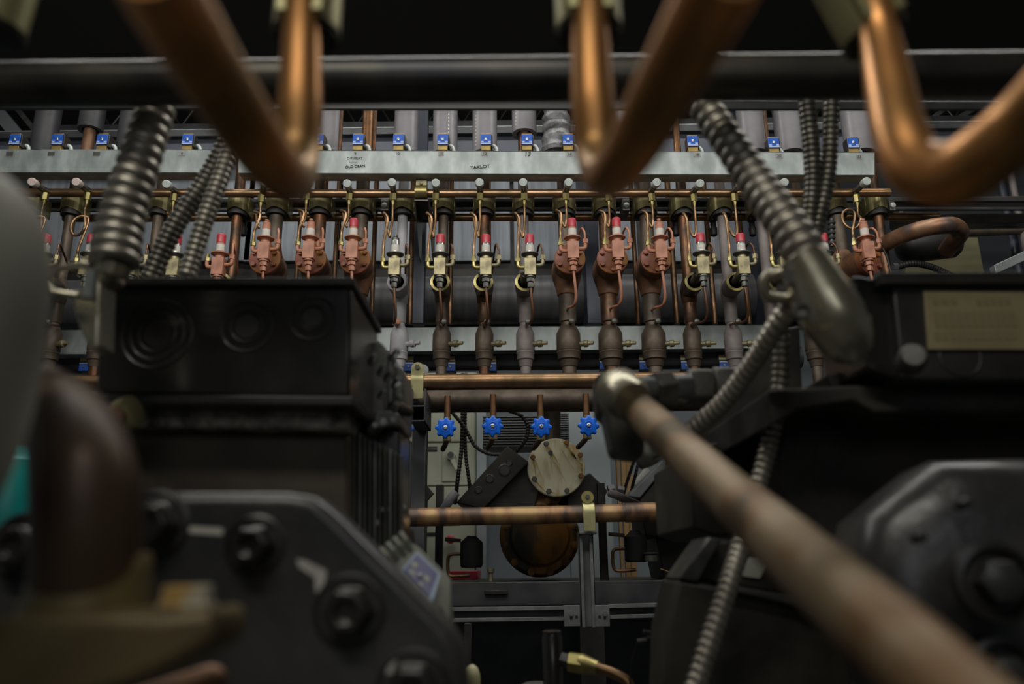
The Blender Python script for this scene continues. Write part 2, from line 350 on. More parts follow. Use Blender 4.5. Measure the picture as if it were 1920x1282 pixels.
# ------------------------------------------------------------------ columns
W = {0: 'at the far left end of the row', 1: 'second from the far left end', 2: 'just right of the thick left conduit',
     3: 'between the slim left conduits', 4: 'just right of the slim left conduits', 5: 'three to the left of the pale grey riser',
     6: 'two to the left of the pale grey riser', 7: 'next left of the pale grey riser', 8: 'at the pale grey riser', 9: 'next right of the pale grey riser',
     10: 'two to the right of the pale grey riser', 11: 'three to the right of the pale grey riser', 12: 'leftmost of the big trio right of centre',
     13: 'middle of the big trio right of centre', 14: 'rightmost of the big trio right of centre', 15: 'first to the right of the big trio',
     16: 'second to the right of the big trio', 17: 'peeking out left of the thick right conduit', 18: 'behind the right edge of the thick right conduit', 19: 'at the far right end of the row', 20: 'beside the heat-marked copper elbow at the far right'}
RISX = {0: 60, 1: 136, 2: 219, 3: 300, 4: 447, 5: 520, 6: 601, 7: 679, 8: 756, 9: 832, 10: 908, 11: 981, 12: 1058, 13: 1133, 14: 1210, 15: 1279, 16: 1352, 17: 1425, 18: 1496, 19: 1566, 20: 1643}
BIG = (5, 6, 7, 12, 13, 14, 19)
mats = {8: 'grey_paint', 9: 'brown_pipe', 10: 'copper_old', 11: 'grey_brown', 12: 'brown_pipe', 13: 'copper_old', 14: 'brown_pipe', 15: 'copper_old', 16: 'grey_brown', 17: 'grey_brown', 18: 'brown_pipe', 19: 'brown_pipe'}
HUE = {'grey_paint': 'pale grey painted', 'brown_pipe': 'dark brown', 'copper_old': 'tarnished copper', 'grey_brown': 'greyish brown'}
def wz(px, py, Y=YR): return P(px, py, Y).z
for i, rx in RISX.items():
    p0 = P(rx, 383, YR); X = p0.x; big = i in BIG
    z = lambda py: wz(rx, py)
    mn = mats.get(i, 'brown_pipe' if i % 2 else 'copper_old')
    r = 0.0245 if big else 0.0185
    t = T('riser_pipe', f'{HUE[mn]} riser pipe, {W[i]}', 'pipe', (X, YR, z(740)))
    m = MB()
    m.cyl((X, YR, z(752) + 0.03), (X, YR, z(296)), r * .92, n=20)
    if big:
        m.lathe((X, YR, z(605)), (0, 0, 1), [(0, r * .92), (0.002, r * 1.12), (z(545) - z(605), r * 1.15), (z(540) - z(605), r * .95)], 20)
    else:
        m.lathe((X, YR, z(606)), (0, 0, 1), [(0, r), (.004, r * 1.12), (.07, r * 1.12), (.078, r)], 20)
    m.build('pipe', M[mn], t)
    if i == 20: m = None
    elif not big:   # stub body of the valve: socket facing the aisle
        b = MB(); zc = wz(rx, 529, YR - .085)
        b.lathe((X, YR, zc), (0, -1, 0), [(0, .024), (.02, .03), (.055, .031), (.085, .031)], 24)
        b.lathe((X, YR, zc - .05), (0, 0, 1), [(0, r * 1.0), (.012, r * 1.3), (.05, r * 1.5), (.08, r * 1.2), (.09, r)], 20)
        b.build('valve_body', M[mn], t)
        MB().lathe((X, YR - .085, zc), (0, -1, 0), [(0, .031), (.006, .031), (.006, .023), (-.02, .021)], 24).build('socket_ring', M['grey_paint'] if i == 8 else M['brass'], t)
        MB().cyl((X, YR - .05, zc), (X, YR - .15, zc + .006), .014).build('socket_plug', M['cast_dark'], t)
    else:
        zc = wz(rx, 490, YR - .088)
        b = MB()
        b.lathe((X, YR, z(556)), (0, 0, 1), [(0, r * 1.05), (.004, r * 1.3), (.03, r * 1.5), (.055, .045), (.08, .050), (.11, .046), (.14, r * 1.3), (.155, r)], 22)
        dr_ = V(.42 if i == 19 else 0, -1, 0).normalized(); fo = V(X + .005, YR, zc) + dr_ * .088
        b.lathe(V(X + .005, YR, zc) + dr_ * .02, dr_, [(0, .045), (.05, .046), (.068, .047)], 24)
        b.build('valve_body', M['brown_rust'], t)
        fl = MB().lathe(fo + V(0, 0, .004), dr_, [(0, .0495), (.012, .0495), (.014, .046)], 32).build('flange', M['salmon_rust'], t)
        for k in range(6):
            bb = MB()
            a = PI / 6 + k * PI / 3; q = fo + dr_ * .012 + V(-dr_.y * .038 * math.cos(a), dr_.x * .038 * math.cos(a), .004 + .038 * math.sin(a))
            bb.hexa(q, q + dr_ * .012, .0075)
            bb.build('flange_bolt', M['salmon_rust'], fl)
    # access port
    q = V(X + (-.002 if i < 9 else .006), YR - r, z(610))
    MB().lathe(q, (0.15, -1, 0), [(0, .006), (.016, .006), (.018, .009), (.026, .009), (.028, .006)], 12).build('access_port', M['salmon'] if i == 8 else M['cast_dark'], t)
    # ball valve
    bv = MB().lathe((X, YR, z(688)), (0, 0, 1), [(0, r * 1.05), (.02, r * 1.25), (.024, r * 1.5), (.04, r * 1.5), (.046, r * 1.62), (.05, r * 1.5), (.055, r * 1.62), (.11, r * 1.58), (.118, r * 1.4), (.13, r * 1.15), (.135, r)], 12 if not big else 14).build('ball_valve', M[mn] if mn != 'copper_old' else M['brown_pipe'], t)
    MB().lathe((X + r * 1.3, YR - .01, z(647)), (1, -.35, 0), [(0, .009), (.016, .009), (.018, .012), (.03, .012), (.032, .006), (.048, .006)], 12).build('valve_stem', M['grey_paint'] if i == 8 else M['brass_dull'], bv)
    # saddle clamp
    if i in (2,): continue
    c = T('pipe_saddle', f'brass saddle clamp, {W[i]}', 'clamp', (X, YR, z(394)))
    rr = .037 if big else .035; arc = []
    N_ = 14
    for k in range(N_ + 1):
        a = PI + PI * k / N_; arc.append(V(X + rr * math.cos(a), YR + .0 + rr * math.sin(a), 0))
    mm = MB(); zt, zb = z(370), z(401)
    o_ = [(p.x, p.y) for p in arc]; i_ = [(X + (rr - .0025) * math.cos(PI + PI * k / N_), YR + (rr - .0025) * math.sin(PI + PI * k / N_)) for k in range(N_ + 1)]
    for k in range(N_):
        # lower edge droops at the sides like the cushioned clamp of the photo
        a0 = abs(k / N_ - .5) * 2; a1 = abs((k + 1) / N_ - .5) * 2
        z0 = zb + .012 * (1 - a0) ** 1; z1 = zb + .012 * (1 - a1) ** 1
        mm.add([(*o_[k], z0), (*o_[k + 1], z1), (*o_[k + 1], zt), (*o_[k], zt), (*i_[k], z0), (*i_[k + 1], z1), (*i_[k + 1], zt), (*i_[k], zt)],
               [(0, 1, 2, 3), (4, 7, 6, 5), (0, 4, 5, 1), (3, 2, 6, 7)])
    mm.bx((X - rr - .002, YR, zb), (X - rr + .001, YR + .05, zt)); mm.bx((X + rr - .001, YR, zb), (X + rr + .002, YR + .05, zt))
    mm.build('saddle', M['brass_ol'], c)
    MB().lathe((X, YR, zb - .008), (0, 0, 1), [(0, r), (0, rr - .003), (.03, rr - .003), (.03, r)], 20).build('rubber_cushion', M['rubber'], c)

# ------------------------------------------------------------------ pilot regulators
def hexnut(m, a, b, r): m.tube([a, b], r, 6)
def make_reg(kind, loc, label):
    """kind: 'brass' or 'salmon'; red cap or bare"""
    sal = kind.startswith('salmon'); t = T('pilot_regulator', label, 'regulator', loc)
    o = Vector(loc); B = M['salmon'] if sal else M['brass_dull']; mk = lambda m, n, mt, par=None, bv=0: m.build(n, mt, par or t, bv)
    body = MB().box(o, (.036, .032, .056)); mk(body, 'body', B, bv=.0015)
    n = MB(); n.tube([o + V(0, 0, .027), o + V(0, 0, .037)], .014, 16)
    mk(n, 'neck', B)
    n = MB(); n.tube([o + V(0, 0, -.026), o + V(0, 0, -.033)], .0155, 16); hexnut(n, o + V(0, 0, -.033), o + V(0, 0, -.046), .0125)
    n.tube([o + V(0, 0, -.046), o + V(0, 0, -.05)], .007, 12); hexnut(n, o + V(0, 0, -.05), o + V(0, 0, -.064), .0095)
    mk(n, 'bottom_nut', B if sal else M['cast_dark'])
    d = MB().lathe(o + V(0, 0, .034), (0, 0, 1), [(0, .013), (.005, .018), (.008, .0265), (.011, .0268), (.013, .018), (.016, .012)], 28)
    mk(d, 'diaphragm_disc', M['salmon'] if sal else M['cast_dark'])
    s = MB().lathe(o + V(0, 0, .048), (0, 0, 1), [(0, .0125), (.04 if not sal else .036, .0125), (.042, .011)], 20)
    sl = mk(s, 'sleeve', M['salmon'] if sal else M['steel'])
    b = MB().lathe(o + V(0, 0, .052), (0, 0, 1), [(0, .0128), (.021, .0128)], 20)
    lb = mk(b, 'label_band', M['white'], sl)
    if kind.endswith('red'):
        c = MB().lathe(o + V(0, 0, .080), (0, 0, 1), [(0, .0135), (.022, .0138), (.026, .0132), (.028, .0115)], 20); mk(c, 'red_cap', M['red'])
    else:
        c = MB().lathe(o + V(0, 0, .083), (0, 0, 1), [(0, .0118), (.014, .0118), (.0145, .0055), (.019, .0045), (.0195, .0065), (.024, .0065), (.0245, .004)], 16); mk(c, 'cap_stem', M['salmon'] if sal else M['cast_dark'])
    e = MB().tube(catmull([o + V(-.017, 0, .001), o + V(-.028, 0, .001), o + V(-.035, 0, .004), o + V(-.037, 0, .012), o + V(-.037, 0, .022)], 3), .0062, 12)
    mk(e, 'left_elbow', M['salmon'] if sal else M['brass'])
    e = MB().tube(catmull([o + V(.017, 0, .008), o + V(.030, 0, .008), o + V(.037, 0, .011), o + V(.039, 0, .018), o + V(.039, 0, .028)], 3), .0062, 12)
    mk(e, 'right_elbow', M['salmon'] if sal else M['brass_dull'])
    e = MB(); hexnut(e, o + V(-.037, 0, .02), o + V(-.037, 0, .031), .0088); e.tube([o + V(-.037, 0, .031), o + V(-.037, 0, .044)], [.0075, .0045], 12)
    mk(e, 'left_nut', M['brass'])
    e = MB(); hexnut(e, o + V(.039, 0, .026), o + V(.039, 0, .040), .0088)
    mk(e, 'right_nut', M['salmon'] if sal else M['brass_dull'])
    e = MB().tube(catmull([o + V(.039, 0, .04), o + V(.038, .003, .065), o + V(.031, .02, .085), o + V(.024, .06, .07), o + V(.015, .13, .03)], 5), .0032, 8)
    mk(e, 'right_tube', M['salmon'] if sal else M['copper_old'])
    e = MB().tube(catmull([o + V(0, 0, -.06), o + V(.003, 0, -.10), o + V(.006, .01, -.145), o + V(0, .03, -.165), o + V(-.01, .08, -.155), o + V(-.012, .15, -.14)], 5), .0042, 8)
    mk(e, 'equalizer_tube', M['salmon'] if sal else M['copper_old'])
    return t
RL = {'brass_red': 'brass pilot regulator with red cap', 'brass_bare': 'brass pilot regulator with bare silver sleeve',
      'salmon_red': 'salmon pilot regulator with red cap', 'salmon_bare': 'salmon pilot regulator, no red cap'}
REG = [(0, 'brass_red', 79, 502), (1, 'brass_red', 164, 502), (2, 'brass_red', 247, 502), (3, 'brass_red', 326, 503), (4, 'salmon_red', 410, 501),
       (5, 'salmon_bare', 496, 472), (6, 'salmon_bare', 580, 471), (7, 'salmon_red', 661, 471), (8, 'brass_bare', 740, 502), (9, 'brass_red', 825, 502),
       (10, 'brass_red', 911, 502), (11, 'brass_red', 994, 502), (12, 'salmon_red', 1074, 471), (13, 'salmon_red', 1158, 470), (14, 'salmon_bare', 1239, 471),
       (15, 'brass_red', 1317, 500), (16, 'brass_red', 1393, 500), (17, 'brass_red', 1472, 500), (18, 'brass_red', 1550, 500), (19, 'salmon_bare', 1626, 471)]
protos = {}; REGP = {}
YG = 2.285
for i, k, px, py in REG:
    p = P(px, py, YG); lab = f'{RL[k]}, {W[i]}'
    if k not in protos: protos[k] = r = make_reg(k, p, lab)
    else: r = dup(protos[k], p, lab)
    r['group'] = 'pilot regulators on the riser pipes'; REGP[i] = r
# service valves on the copper header, with the coiled capillary to each regulator
SV = [(0, 61, 342, 84, 370), (1, 144, 342, 164, 370), (3, 313, 346, 326, 372), (5, 497, 344, 490, 374), (6, 578, 344, 575, 370), (7, 651, 345, 655, 371), (8, 735, 343, 737, 371), (9, 817, 344, 817, 371),
      (10, 899, 343, 900, 371), (11, 981, 343, 983, 371), (12, 1066, 343, 1061, 371), (13, 1143, 344, 1141, 372), (14, 1231, 343, 1222, 372), (15, 1312, 345, 1301, 373), (16, 1390, 344, 1377, 372), (17, 1470, 343, 1455, 372), (19, 1624, 341, 1606, 374)]
for i, cx, cy, nx, ny in SV:
    c0, n0 = P(cx, cy, 2.235), P(nx, ny, 2.335); h0 = P(nx + (3 if nx > 960 else -3), 361, 2.37)
    t = T('service_valve', f'pale-capped service valve, {W[i]}', 'valve', (n0.x, n0.y, n0.z - .03), 'service valves along the upper copper header')
    base = P(nx, 356, 2.35)
    MB().tube([base + V(0, .015, 0), c0 + (base - c0) * .35], [.011, .009], 12).build('valve_body', M['cast_dark'], t)
    d = (c0 - base).normalized()
    cp = MB().lathe(c0 - d * .03, d, [(0, .009), (.002, .0125), (.01, .0125), (.012, .0135), (.036, .0135), (.04, .011)], 20).build('cap', M['cap_red_white'] if i < 2 else M['whitegrey'], t)
    m = MB(); hexnut(m, n0 + V(0, 0, .014), n0 + V(0, 0, -.010), .0115); m.tube([n0 + V(0, 0, -.008), n0 + V(0, 0, -.024)], [.007, .0045], 12); m.tube([n0 + V(0, 0, .012), base], .006, 10)
    m.build('flare_nut', M['brass'], t)
    r = ORG[REGP[i]]; e0 = r + V(-.037, 0, .042); s0 = n0 + V(0, 0, -.022)
    short = i in BIG
    dz = s0.z - e0.z; sd = 1 if i not in (0, 1, 19) else 1
    if i in (0, 1, 19):
        cc = (s0 + e0) / 2 + V(-.012, 0, .012); pts = [s0, s0 + V(-.002, 0, -.03)]
        pts += [cc + V(.026 * math.cos(a), .004 * k - .01, .036 * math.sin(a)) for k, a in enumerate([-.2, -1.1, -2.0, -2.9, -3.8, -4.7, -5.6])]
        pts += [e0 + V(.002, 0, .03), e0]
    else:
        xm = (s0.x + e0.x) / 2
        pts = [s0, s0 + V(0, 0, -dz * .30), V(s0.x - .004, s0.y - .01, s0.z - dz * .52), V(xm + .005, s0.y - .02, s0.z - dz * .62), V(xm - .006, s0.y - .012, s0.z - dz * .45), V(xm - .013, s0.y - .006, s0.z - dz * .20),
               V(xm - .02, s0.y - .004, s0.z - dz * .17), V(e0.x + .006, (s0.y + e0.y) / 2, s0.z - dz * .32), e0 + V(.001, 0, dz * .22), e0]
    MB().tube(catmull(pts, 6), .0043, 10).build('capillary_tube', M['copper_line'], t)

# ------------------------------------------------------------------ insulated tubes above the beam
def vtube(name, px, py, wpx, y0, y1, Y, m, label, cat='pipe', group=None, parent=None, n=24):
    p = P(px, py, Y); r = wpx / 2 * S(p); a, b = wz(px, y0, Y), wz(px, y1, Y)
    mm = MB().cyl((p.x, Y, a), (p.x, Y, b), r, n=n)
    o = mm.build(name, m, parent)
    return tag(o, label, cat, group) if parent is None else o
INS = [(87, 44, 290, 'left of the short insulation sleeve at upper left'), (170, 44, 245, 'ending above bare copper at upper left'), (245, 42, 290, 'partly behind the thick left conduit'), (621, 42, 290, 'left of the bare copper riser top'),
       (762, 45, 290, 'right of the D/P MEAT writing'), (835, 46, 290, 'between the two black writings'), (909, 46, 290, 'above the TAKLOT writing'), (983, 46, 252, 'cut short to show a dark pipe inside'),
       (1174, 40, 290, 'between the two crossed copper pipes'), (1408, 50, 290, 'right of the thick right conduit'), (1477, 50, 290, 'just left of the twin dark conduits'), (1606, 52, 290, 'just right of the twin dark conduits'), (1905, 50, 290, 'at the upper right corner')]
for px, wp, yb, lab in INS:
    p = P(px, 240, YR); X = p.x; r = wp / 2 * S(p)
    t = T('insulation_sleeve', f'grey foam insulation sleeve on a riser, {lab}', 'insulation', (X, YR, wz(px, yb)))
    zb, zt = wz(px, yb), wz(px, 120)
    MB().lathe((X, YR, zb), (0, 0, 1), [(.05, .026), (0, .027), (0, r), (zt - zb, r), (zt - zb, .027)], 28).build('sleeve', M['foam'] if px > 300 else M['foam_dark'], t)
    if px in (835, 909, 983):
        for k in range(9):
            a = -PI / 2 + (-.75 if px > 900 else .35) ; q = V(X + math.cos(a) * r * 1.002, YR + math.sin(a) * r * 1.002, zb + .02 + k * .014)
            MB().box(q, (.004, .001, .007), Matrix.Rotation(a + PI / 2, 3, 'Z')).build('printed_mark', M['white'], t)
vtube('copper_riser_top', 168, 250, 21, 300, 230, YR - .001, M['copper_dull'], 'bare pale copper pipe coming out of the cut left insulation sleeve')
vtube('copper_riser_top', 690, 250, 22, 300, 120, YR, M['copper'], 'bare mottled copper riser top above the D/P MEAT writing')
vtube('copper_riser_top', 1268, 250, 13, 300, 120, YR, M['copper'], 'bare pale copper pipe end behind the thick right conduit above sticker 18')
for px, lab in ((639, 'left of the mottled copper riser'), (703, 'right of the mottled copper riser'), (1368, 'left of the insulation behind the thick right conduit'), (1437, 'right of the insulation behind the thick right conduit')):
    vtube('liquid_line', px, 240, 6.5, 300, 120, YR - .06, M['copper_old'], f'thin copper line rising above the beam, {lab}', group='thin copper lines above the beam')
vtube('inner_copper_pipe', 983, 240, 24, 300, 200, YR, M['copper_old'], 'dark copper pipe inside the short cut sleeve above 13')
# tape-wrapped pipe
q = [P(1045, 290, 2.44), P(1044, 250, 2.44), P(1042, 215, 2.43), P(1040, 180, 2.42), P(1040, 120, 2.42)]
m = MB(); pts, rr = catmull(q, 6, [.052, .050, .044, .036, .034]); rr = [a * (1 + .07 * math.sin(k * 1.9) + .05 * math.sin(k * .8)) for k, a in enumerate(rr)]
m.tube(pts, rr, 26)
tag(m.build('taped_pipe', M['tape']), 'pipe wrapped in wrinkled black and grey tape behind the middle copper pipe', 'pipe')

# ------------------------------------------------------------------ solenoid coils
def make_sol(loc, label):
    t = T('solenoid_valve', label, 'valve', loc, 'solenoid valves along the top galvanized beam'); o = Vector(loc)
    MB().box(o + V(.002, .022, .0), (.040, .036, .044)).build('coil', M['black'], t, .002)
    lp = MB().box(o + V(0, .002, .002), (.036, .003, .037)).build('face_label', M['bluelabel'], t, .001)
    m = MB(); m.box(o + V(0, .0, -.0135), (.034, .001, .004)); m.box(o + V(-.012, 0, -.0075), (.009, .001, .005)); m.box(o + V(.012, 0, -.0075), (.009, .001, .005))
    m.build('print_stripe', M['paleblue'], lp)
    MB().lathe(o + V(0, .001, .002), (0, -1, 0), [(0, .0045), (.003, .0045), (.004, .003)], 12).build('screw', M['steel'], t)
    MB().box(o + V(0, .014, .0235), (.034, .022, .003)).build('top_bracket', M['gold'], t, .001); MB().box(o + V(0, .010, -.028), (.032, .016, .016)).build('bottom_bracket', M['gold'], t, .001)
    m = MB(); m.cyl(o + V(0, .022, -.024), o + V(0, .022, -.115), .011, n=14); m.box(o + V(0, .022, -.075), (.026, .026, .03))
    m.build('valve_body', M['brass_dull'], t)
    MB().tube(catmull([o + V(.018, .030, -.005), o + V(.030, .030, -.01), o + V(.036, .028, -.03), o + V(.036, .026, -.055)], 4), .0065, 10).build('conduit_elbow', M['whitegrey'], t)
    return t
SL = ['leftmost, at the picture edge', 'second from the left', 'third from the left', 'right of the thick left conduit', 'beside the left copper pipe bend', 'above the D/P MEAT writing', 'just right of the D/P MEAT writing', 'between the two black writings', 'above the TAKLOT writing', 'in front of the cut short sleeve', 'left of the middle copper pipe', 'touching the left edge of the thick right conduit', 'left of the twin dark conduits', 'right of the twin dark conduits']
SX = [27, 107, 191, 351, 596, 671, 747, 830, 911, 988, 1065, 1299, 1451, 1600]
sp = None
for px, l in zip(SX, SL):
    p = P(px, 262 + (3 if px > 1200 else 0) + (3 if px > 1400 else 0), 2.37); lab = 'blue-faced solenoid valve on the top beam, ' + l
    if sp is None: sp = make_sol(p, lab)
    else: dup(sp, p, lab)
def make_sol2(loc, label):
    t = T('solenoid_valve', label, 'valve', loc, 'solenoid valves below the lower galvanized beam'); o = Vector(loc)
    MB().box(o + V(.002, .022, .0), (.034, .034, .044)).build('coil', M['black'], t, .002)
    lp = MB().box(o + V(0, .002, -.006), (.032, .003, .03)).build('face_label', M['bluelabel'], t, .001)
    MB().box(o + V(0, .0, .006), (.031, .001, .005)).build('print_stripe', M['paleblue'], lp)
    MB().lathe(o + V(0, .001, -.006), (0, -1, 0), [(0, .004), (.003, .004), (.004, .003)], 12).build('screw', M['steel'], t)
    MB().box(o + V(0, .012, .022), (.032, .02, .018)).build('bracket', M['cream'], t, .001)
    m = MB(); m.cyl(o + V(0, .022, .02), o + V(0, .022, .062), .009, n=12)
    m.build('valve_stem', M['salmon'], t)
    return t
s2 = None
for px, l in ((81, 'half hidden at the far left'), (157, 'left of the black terminal box'), (766, 'right of the pale grey riser'), (844, 'right of the first brown riser'), (921, 'mostly hidden, left of centre'), (1133, 'left of the middle big riser'), (1208, 'left of the rightmost big riser'), (1286, 'just right of the big risers'), (1358, 'rightmost, above the cast fitting')):
    p = P(px, 684 - (px > 1000) * 3, 2.60); lab = 'blue solenoid valve below the lower beam, ' + l
    if s2 is None: s2 = make_sol2(p, lab)
    else: dup(s2, p, lab)

# ------------------------------------------------------------------ thin copper drops behind
for px, wp, lab in [(557, 8, 'between the first and second salmon valves'), (628, 9, 'left of the red capped salmon regulator'), (700, 9, 'left of the pale grey riser'), (771, 10, 'just right of the pale grey riser'), (845, 9, 'just right of the first brown riser'), (917, 8, 'two risers from the pale grey one'),
                    (1191, 9, 'between the middle and right salmon valve'), (1262, 11, 'right of the three big salmon valves'), (1332, 10, 'between the two brass regulators on the right'), (1395, 9, 'right of the greyish brown riser')]:
    p = P(px, 500, 2.60)
    vtube('copper_drop', px, 500, wp, 608, 300, 2.625, M['copper_drop'], f'thin upright copper pipe behind the risers, {lab}', group='thin copper drops behind the risers')
# black round floats hanging from rail (plugs)
for px, lab in ((1268, 'left one'), (1339, 'middle one'), (1412, 'right one'), (455, 'one at the left')):
    p = P(px, 420, 2.53); m = MB().lathe(P(px, 443, 2.53), (0, 0, 1), [(0, .006), (.004, .012), (.03, .013), (.032, .010), (.055, .010), (.057, .014), (.085, .014)], 16)
    tag(m.build('black_plug', M['rubber']), f'small black plug hanging below the black rail on the right, {lab}' if px > 1000 else 'small black plug hanging below the black rail at the left', 'plug')
# rail end bolts
for px, py, lab in ((28, 384, 'far left end'), (721, 387, 'just left of the pale grey riser'), (1174, 384, 'right of centre'), (1673, 384, 'right end')):
    t = T('rail_bracket', f'small bracket with round bolt on the black rail, {lab}', 'bracket', P(px, 394, 2.42))
    a, b = P(px - 7, 372, 2.43), P(px + 7, 394, 2.43)
    MB().bx(a, b + V(0, .078, 0)).build('plate', M['cast_dark'], t, .001)
    MB().lathe(P(px, 386, 2.43), (0, -1, 0), [(0, .009), (.008, .009), (.01, .006)], 14).build('bolt', M['whitegrey'], t)

# ------------------------------------------------------------------ upright posts of the rear rack
def post(px, y0, y1, wpx, Y, m, label, name='steel_post', depth=.04, py=None):
    p = P(px, min((y0 + y1) / 2, 1210) if py is None else py, Y); h = wpx / 2 * S(p)
    o = MB().bx((p.x - h, Y, wz(px, y1, Y)), (p.x + h, Y + depth, 4.0 if y0 == 240 else wz(px, y0, Y))).build(name, m, None, .002)
    return tag(o, label, 'post')
post(787, 240, 606, 22, 2.70, M['navy'], 'dark upright steel post behind the rail, right of the pale grey riser')
post(1108, 240, 606, 26, 2.76, M['navy'], 'dark blue upright post behind the three big salmon valves', depth=.29)
post(1436, 240, 606, 26, 2.76, M['navy'], 'dark blue upright post behind the thick right conduit', depth=.29)
# arm that carries the upper header
t = T('header_bracket', 'black angled arm with brass clamp holding the upper copper header', 'bracket', P(788, 430, 2.34))
m = MB(); a, b = P(777, 374, 2.345), P(803, 374, 2.345); c, d = P(779, 432, 2.60), P(801, 432, 2.60)
m.prism([a, b, b - V(0, 0, .004), a - V(0, 0, .004)], (0, .17, 0))
for q in (a, b):
    m.prism([q, q + V(0, .2, 0), q + V(0, .2, -.14), q + V(0, .14, -.14)], (.003, 0, 0))
m.build('arm', M['black_beam'], t)
m = MB(); cx = P(790, 360, 2.345); m.lathe(cx + V(-.019, .0, 0), (1, 0, 0), [(0, .0225), (.038, .0225)], 20)
cl = m.build('clamp', M['brass'], t)
m = MB(); e = P(790, 346, 2.335); m.box(e, (.036, .004, .03)); m.lathe(e + V(0, -.002, .002), (0, -1, 0), [(0, .006), (.006, .006)], 8); m.build('clamp_ear', M['brass_dull'], cl, .001)

# ------------------------------------------------------------------ blue handwheel valves
def make_wheel(loc, label, tilt=None):
    o = Vector(loc); t = T('handwheel_valve', label, 'valve', loc, 'blue handwheel valves under the copper header')
    n = 64; pr = []
    for k in range(n):
        a = 2 * PI * k / n; rr = .0280 + .0030 * math.tanh(2.2 * math.cos(8 * a + .4)); pr.append((rr * math.cos(a), rr * math.sin(a)))
    m = MB(); rings = [(0, .93), (-.004, 1.0), (-.010, 1.0), (-.014, .95), (-.0155, .8)]
    vs = []; fs = []
    for y, s in rings:
        vs += [o + V(x * s, y, z_ * s) for x, z_ in pr]
    for j in range(len(rings) - 1):
        fs += [(j * n + k, j * n + (k + 1) % n, (j + 1) * n + (k + 1) % n, (j + 1) * n + k) for k in range(n)]
    fs += [tuple(range(n - 1, -1, -1)), tuple(range((len(rings) - 1) * n, len(rings) * n))]
    m.add(vs, fs)
    m.ring(o + V(0, -.0155, 0), (0, -1, 0), .012, .0012)
    wh = m.build('handwheel', M['blue'], t, angle=50)
    MB().lathe(o + V(0, -.015, 0), (0, -1, 0), [(0, .0058), (.003, .0058), (.004, .0035), (.002, .002)], 14).build('screw', M['steel'], wh)
    m = MB(); m.cyl(o + V(0, .0, 0), o + V(0, .045, -.004), .008, n=14); m.cyl(o + V(.0, .045, .02), o + V(.0, .045, -.03), .0125, n=14)
    m.build('valve_body', M['brass_dull'], t)
    m = MB(); m.cyl(o + V(0, .045, .018), o + V(0, .045, .040), .0105, n=14); m.build('brass_ferrule', M['brass'], t)
    m = MB(); m.tube([o + V(0, .045, .038), o + V(0, .045, .060), o + V(0, .045, .068), o + V(0, .045, .105)], [.0098, .0098, .0095, .0095], 14); m.build('stub_pipe', M['copper'], t)
    m = MB().tube(catmull([o + V(0, .05, -.02), o + V(-.006, .08, -.03), o + V(-.02, .14, -.04)], 4), .008, 10); m.build('outlet', M['brown_pipe'], t)
    return t
wl = [(836, 803, 'leftmost fully visible, over the electrical cabinet'), (924, 800, 'second from the left, over the dark junction box'), (1015, 801, 'above the rusty white round plate'), (1103, 799, 'in front of the grey door'), (757, 804, 'half hidden behind the black compressor heads'), (1188, 802, 'half hidden behind the long slanting copper pipe')]
wv = None
for k, (px, py, l) in enumerate(wl):
    p = P(px, py, 2.285); lab = 'blue eight-lobed handwheel valve, ' + l
    if wv is None: wv = make_wheel(p, lab)
    else: wv2 = dup(wv, p, lab)
# square tube arm and its brass clamp
t = T('square_tube_arm', 'open ended black square tube with pale brass clamp gripping the thick copper header', 'bracket', P(784, 790, 2.26))
a, b = P(770, 760, 2.27), P(797, 790, 2.27); h = (b.x - a.x)
m = MB(); z0, z1 = b.z, a.z; th = .004; y0, y1 = 2.27, 2.44
m.bx((a.x, y0, z0), (a.x + th, y1, z1 + .05)); m.bx((b.x - th, y0, z0), (b.x, y1, z1 + .05)); m.bx((a.x, y0, z0), (b.x, y1, z0 + th)); m.bx((a.x, y0, z1 - th), (b.x, y1, z1)); m.bx((a.x, y1 - .01, z0), (b.x, y1, z1))
m.build('square_tube', M['dark_steel'], t, .0008)
hc = P(784, 715, 2.33)
m = MB(); m.lathe(V(hc.x - .0185, 2.33, hc.z), (1, 0, 0), [(0, .0275), (.037, .0275)], 24)
m.bx((hc.x - .0185, 2.302, hc.z - .058), (hc.x + .0185, 2.306, hc.z)); m.build('clamp_strap', M['brass_pale'], t, .001)
m = MB(); m.lathe((hc.x, 2.31, hc.z + .035), (0, -1, 0), [(0, .0185), (.004, .0185)], 24); m.bx((hc.x - .0185, 2.306, hc.z), (hc.x + .0185, 2.31, hc.z + .035)); m.build('clamp_ear', M['brass_pale'], t)
m = MB(); m.lathe((hc.x, 2.306, hc.z + .038), (0, -1, 0), [(0, .008), (.005, .008)], 6); m.build('clamp_bolt', M['cast_dark'], t)
m = MB(); m.lathe((hc.x + .012, 2.335, hc.z + .035), (0, -1, 0), [(0, .0185), (.004, .0185)], 24); m.build('rear_ear', M['steel'], t)

# dark post under the arm, down to the frame
p = P(782, 860, 2.40); h = 13.5 * S(p)
tag(MB().bx((p.x - h, 2.44, 0), (p.x + h, 2.50, wz(784, 800, 2.44))).build('steel_post', M['dark_steel'], None, .003), 'wide dark grey upright post below the square tube arm, left of the cabinet', 'post')
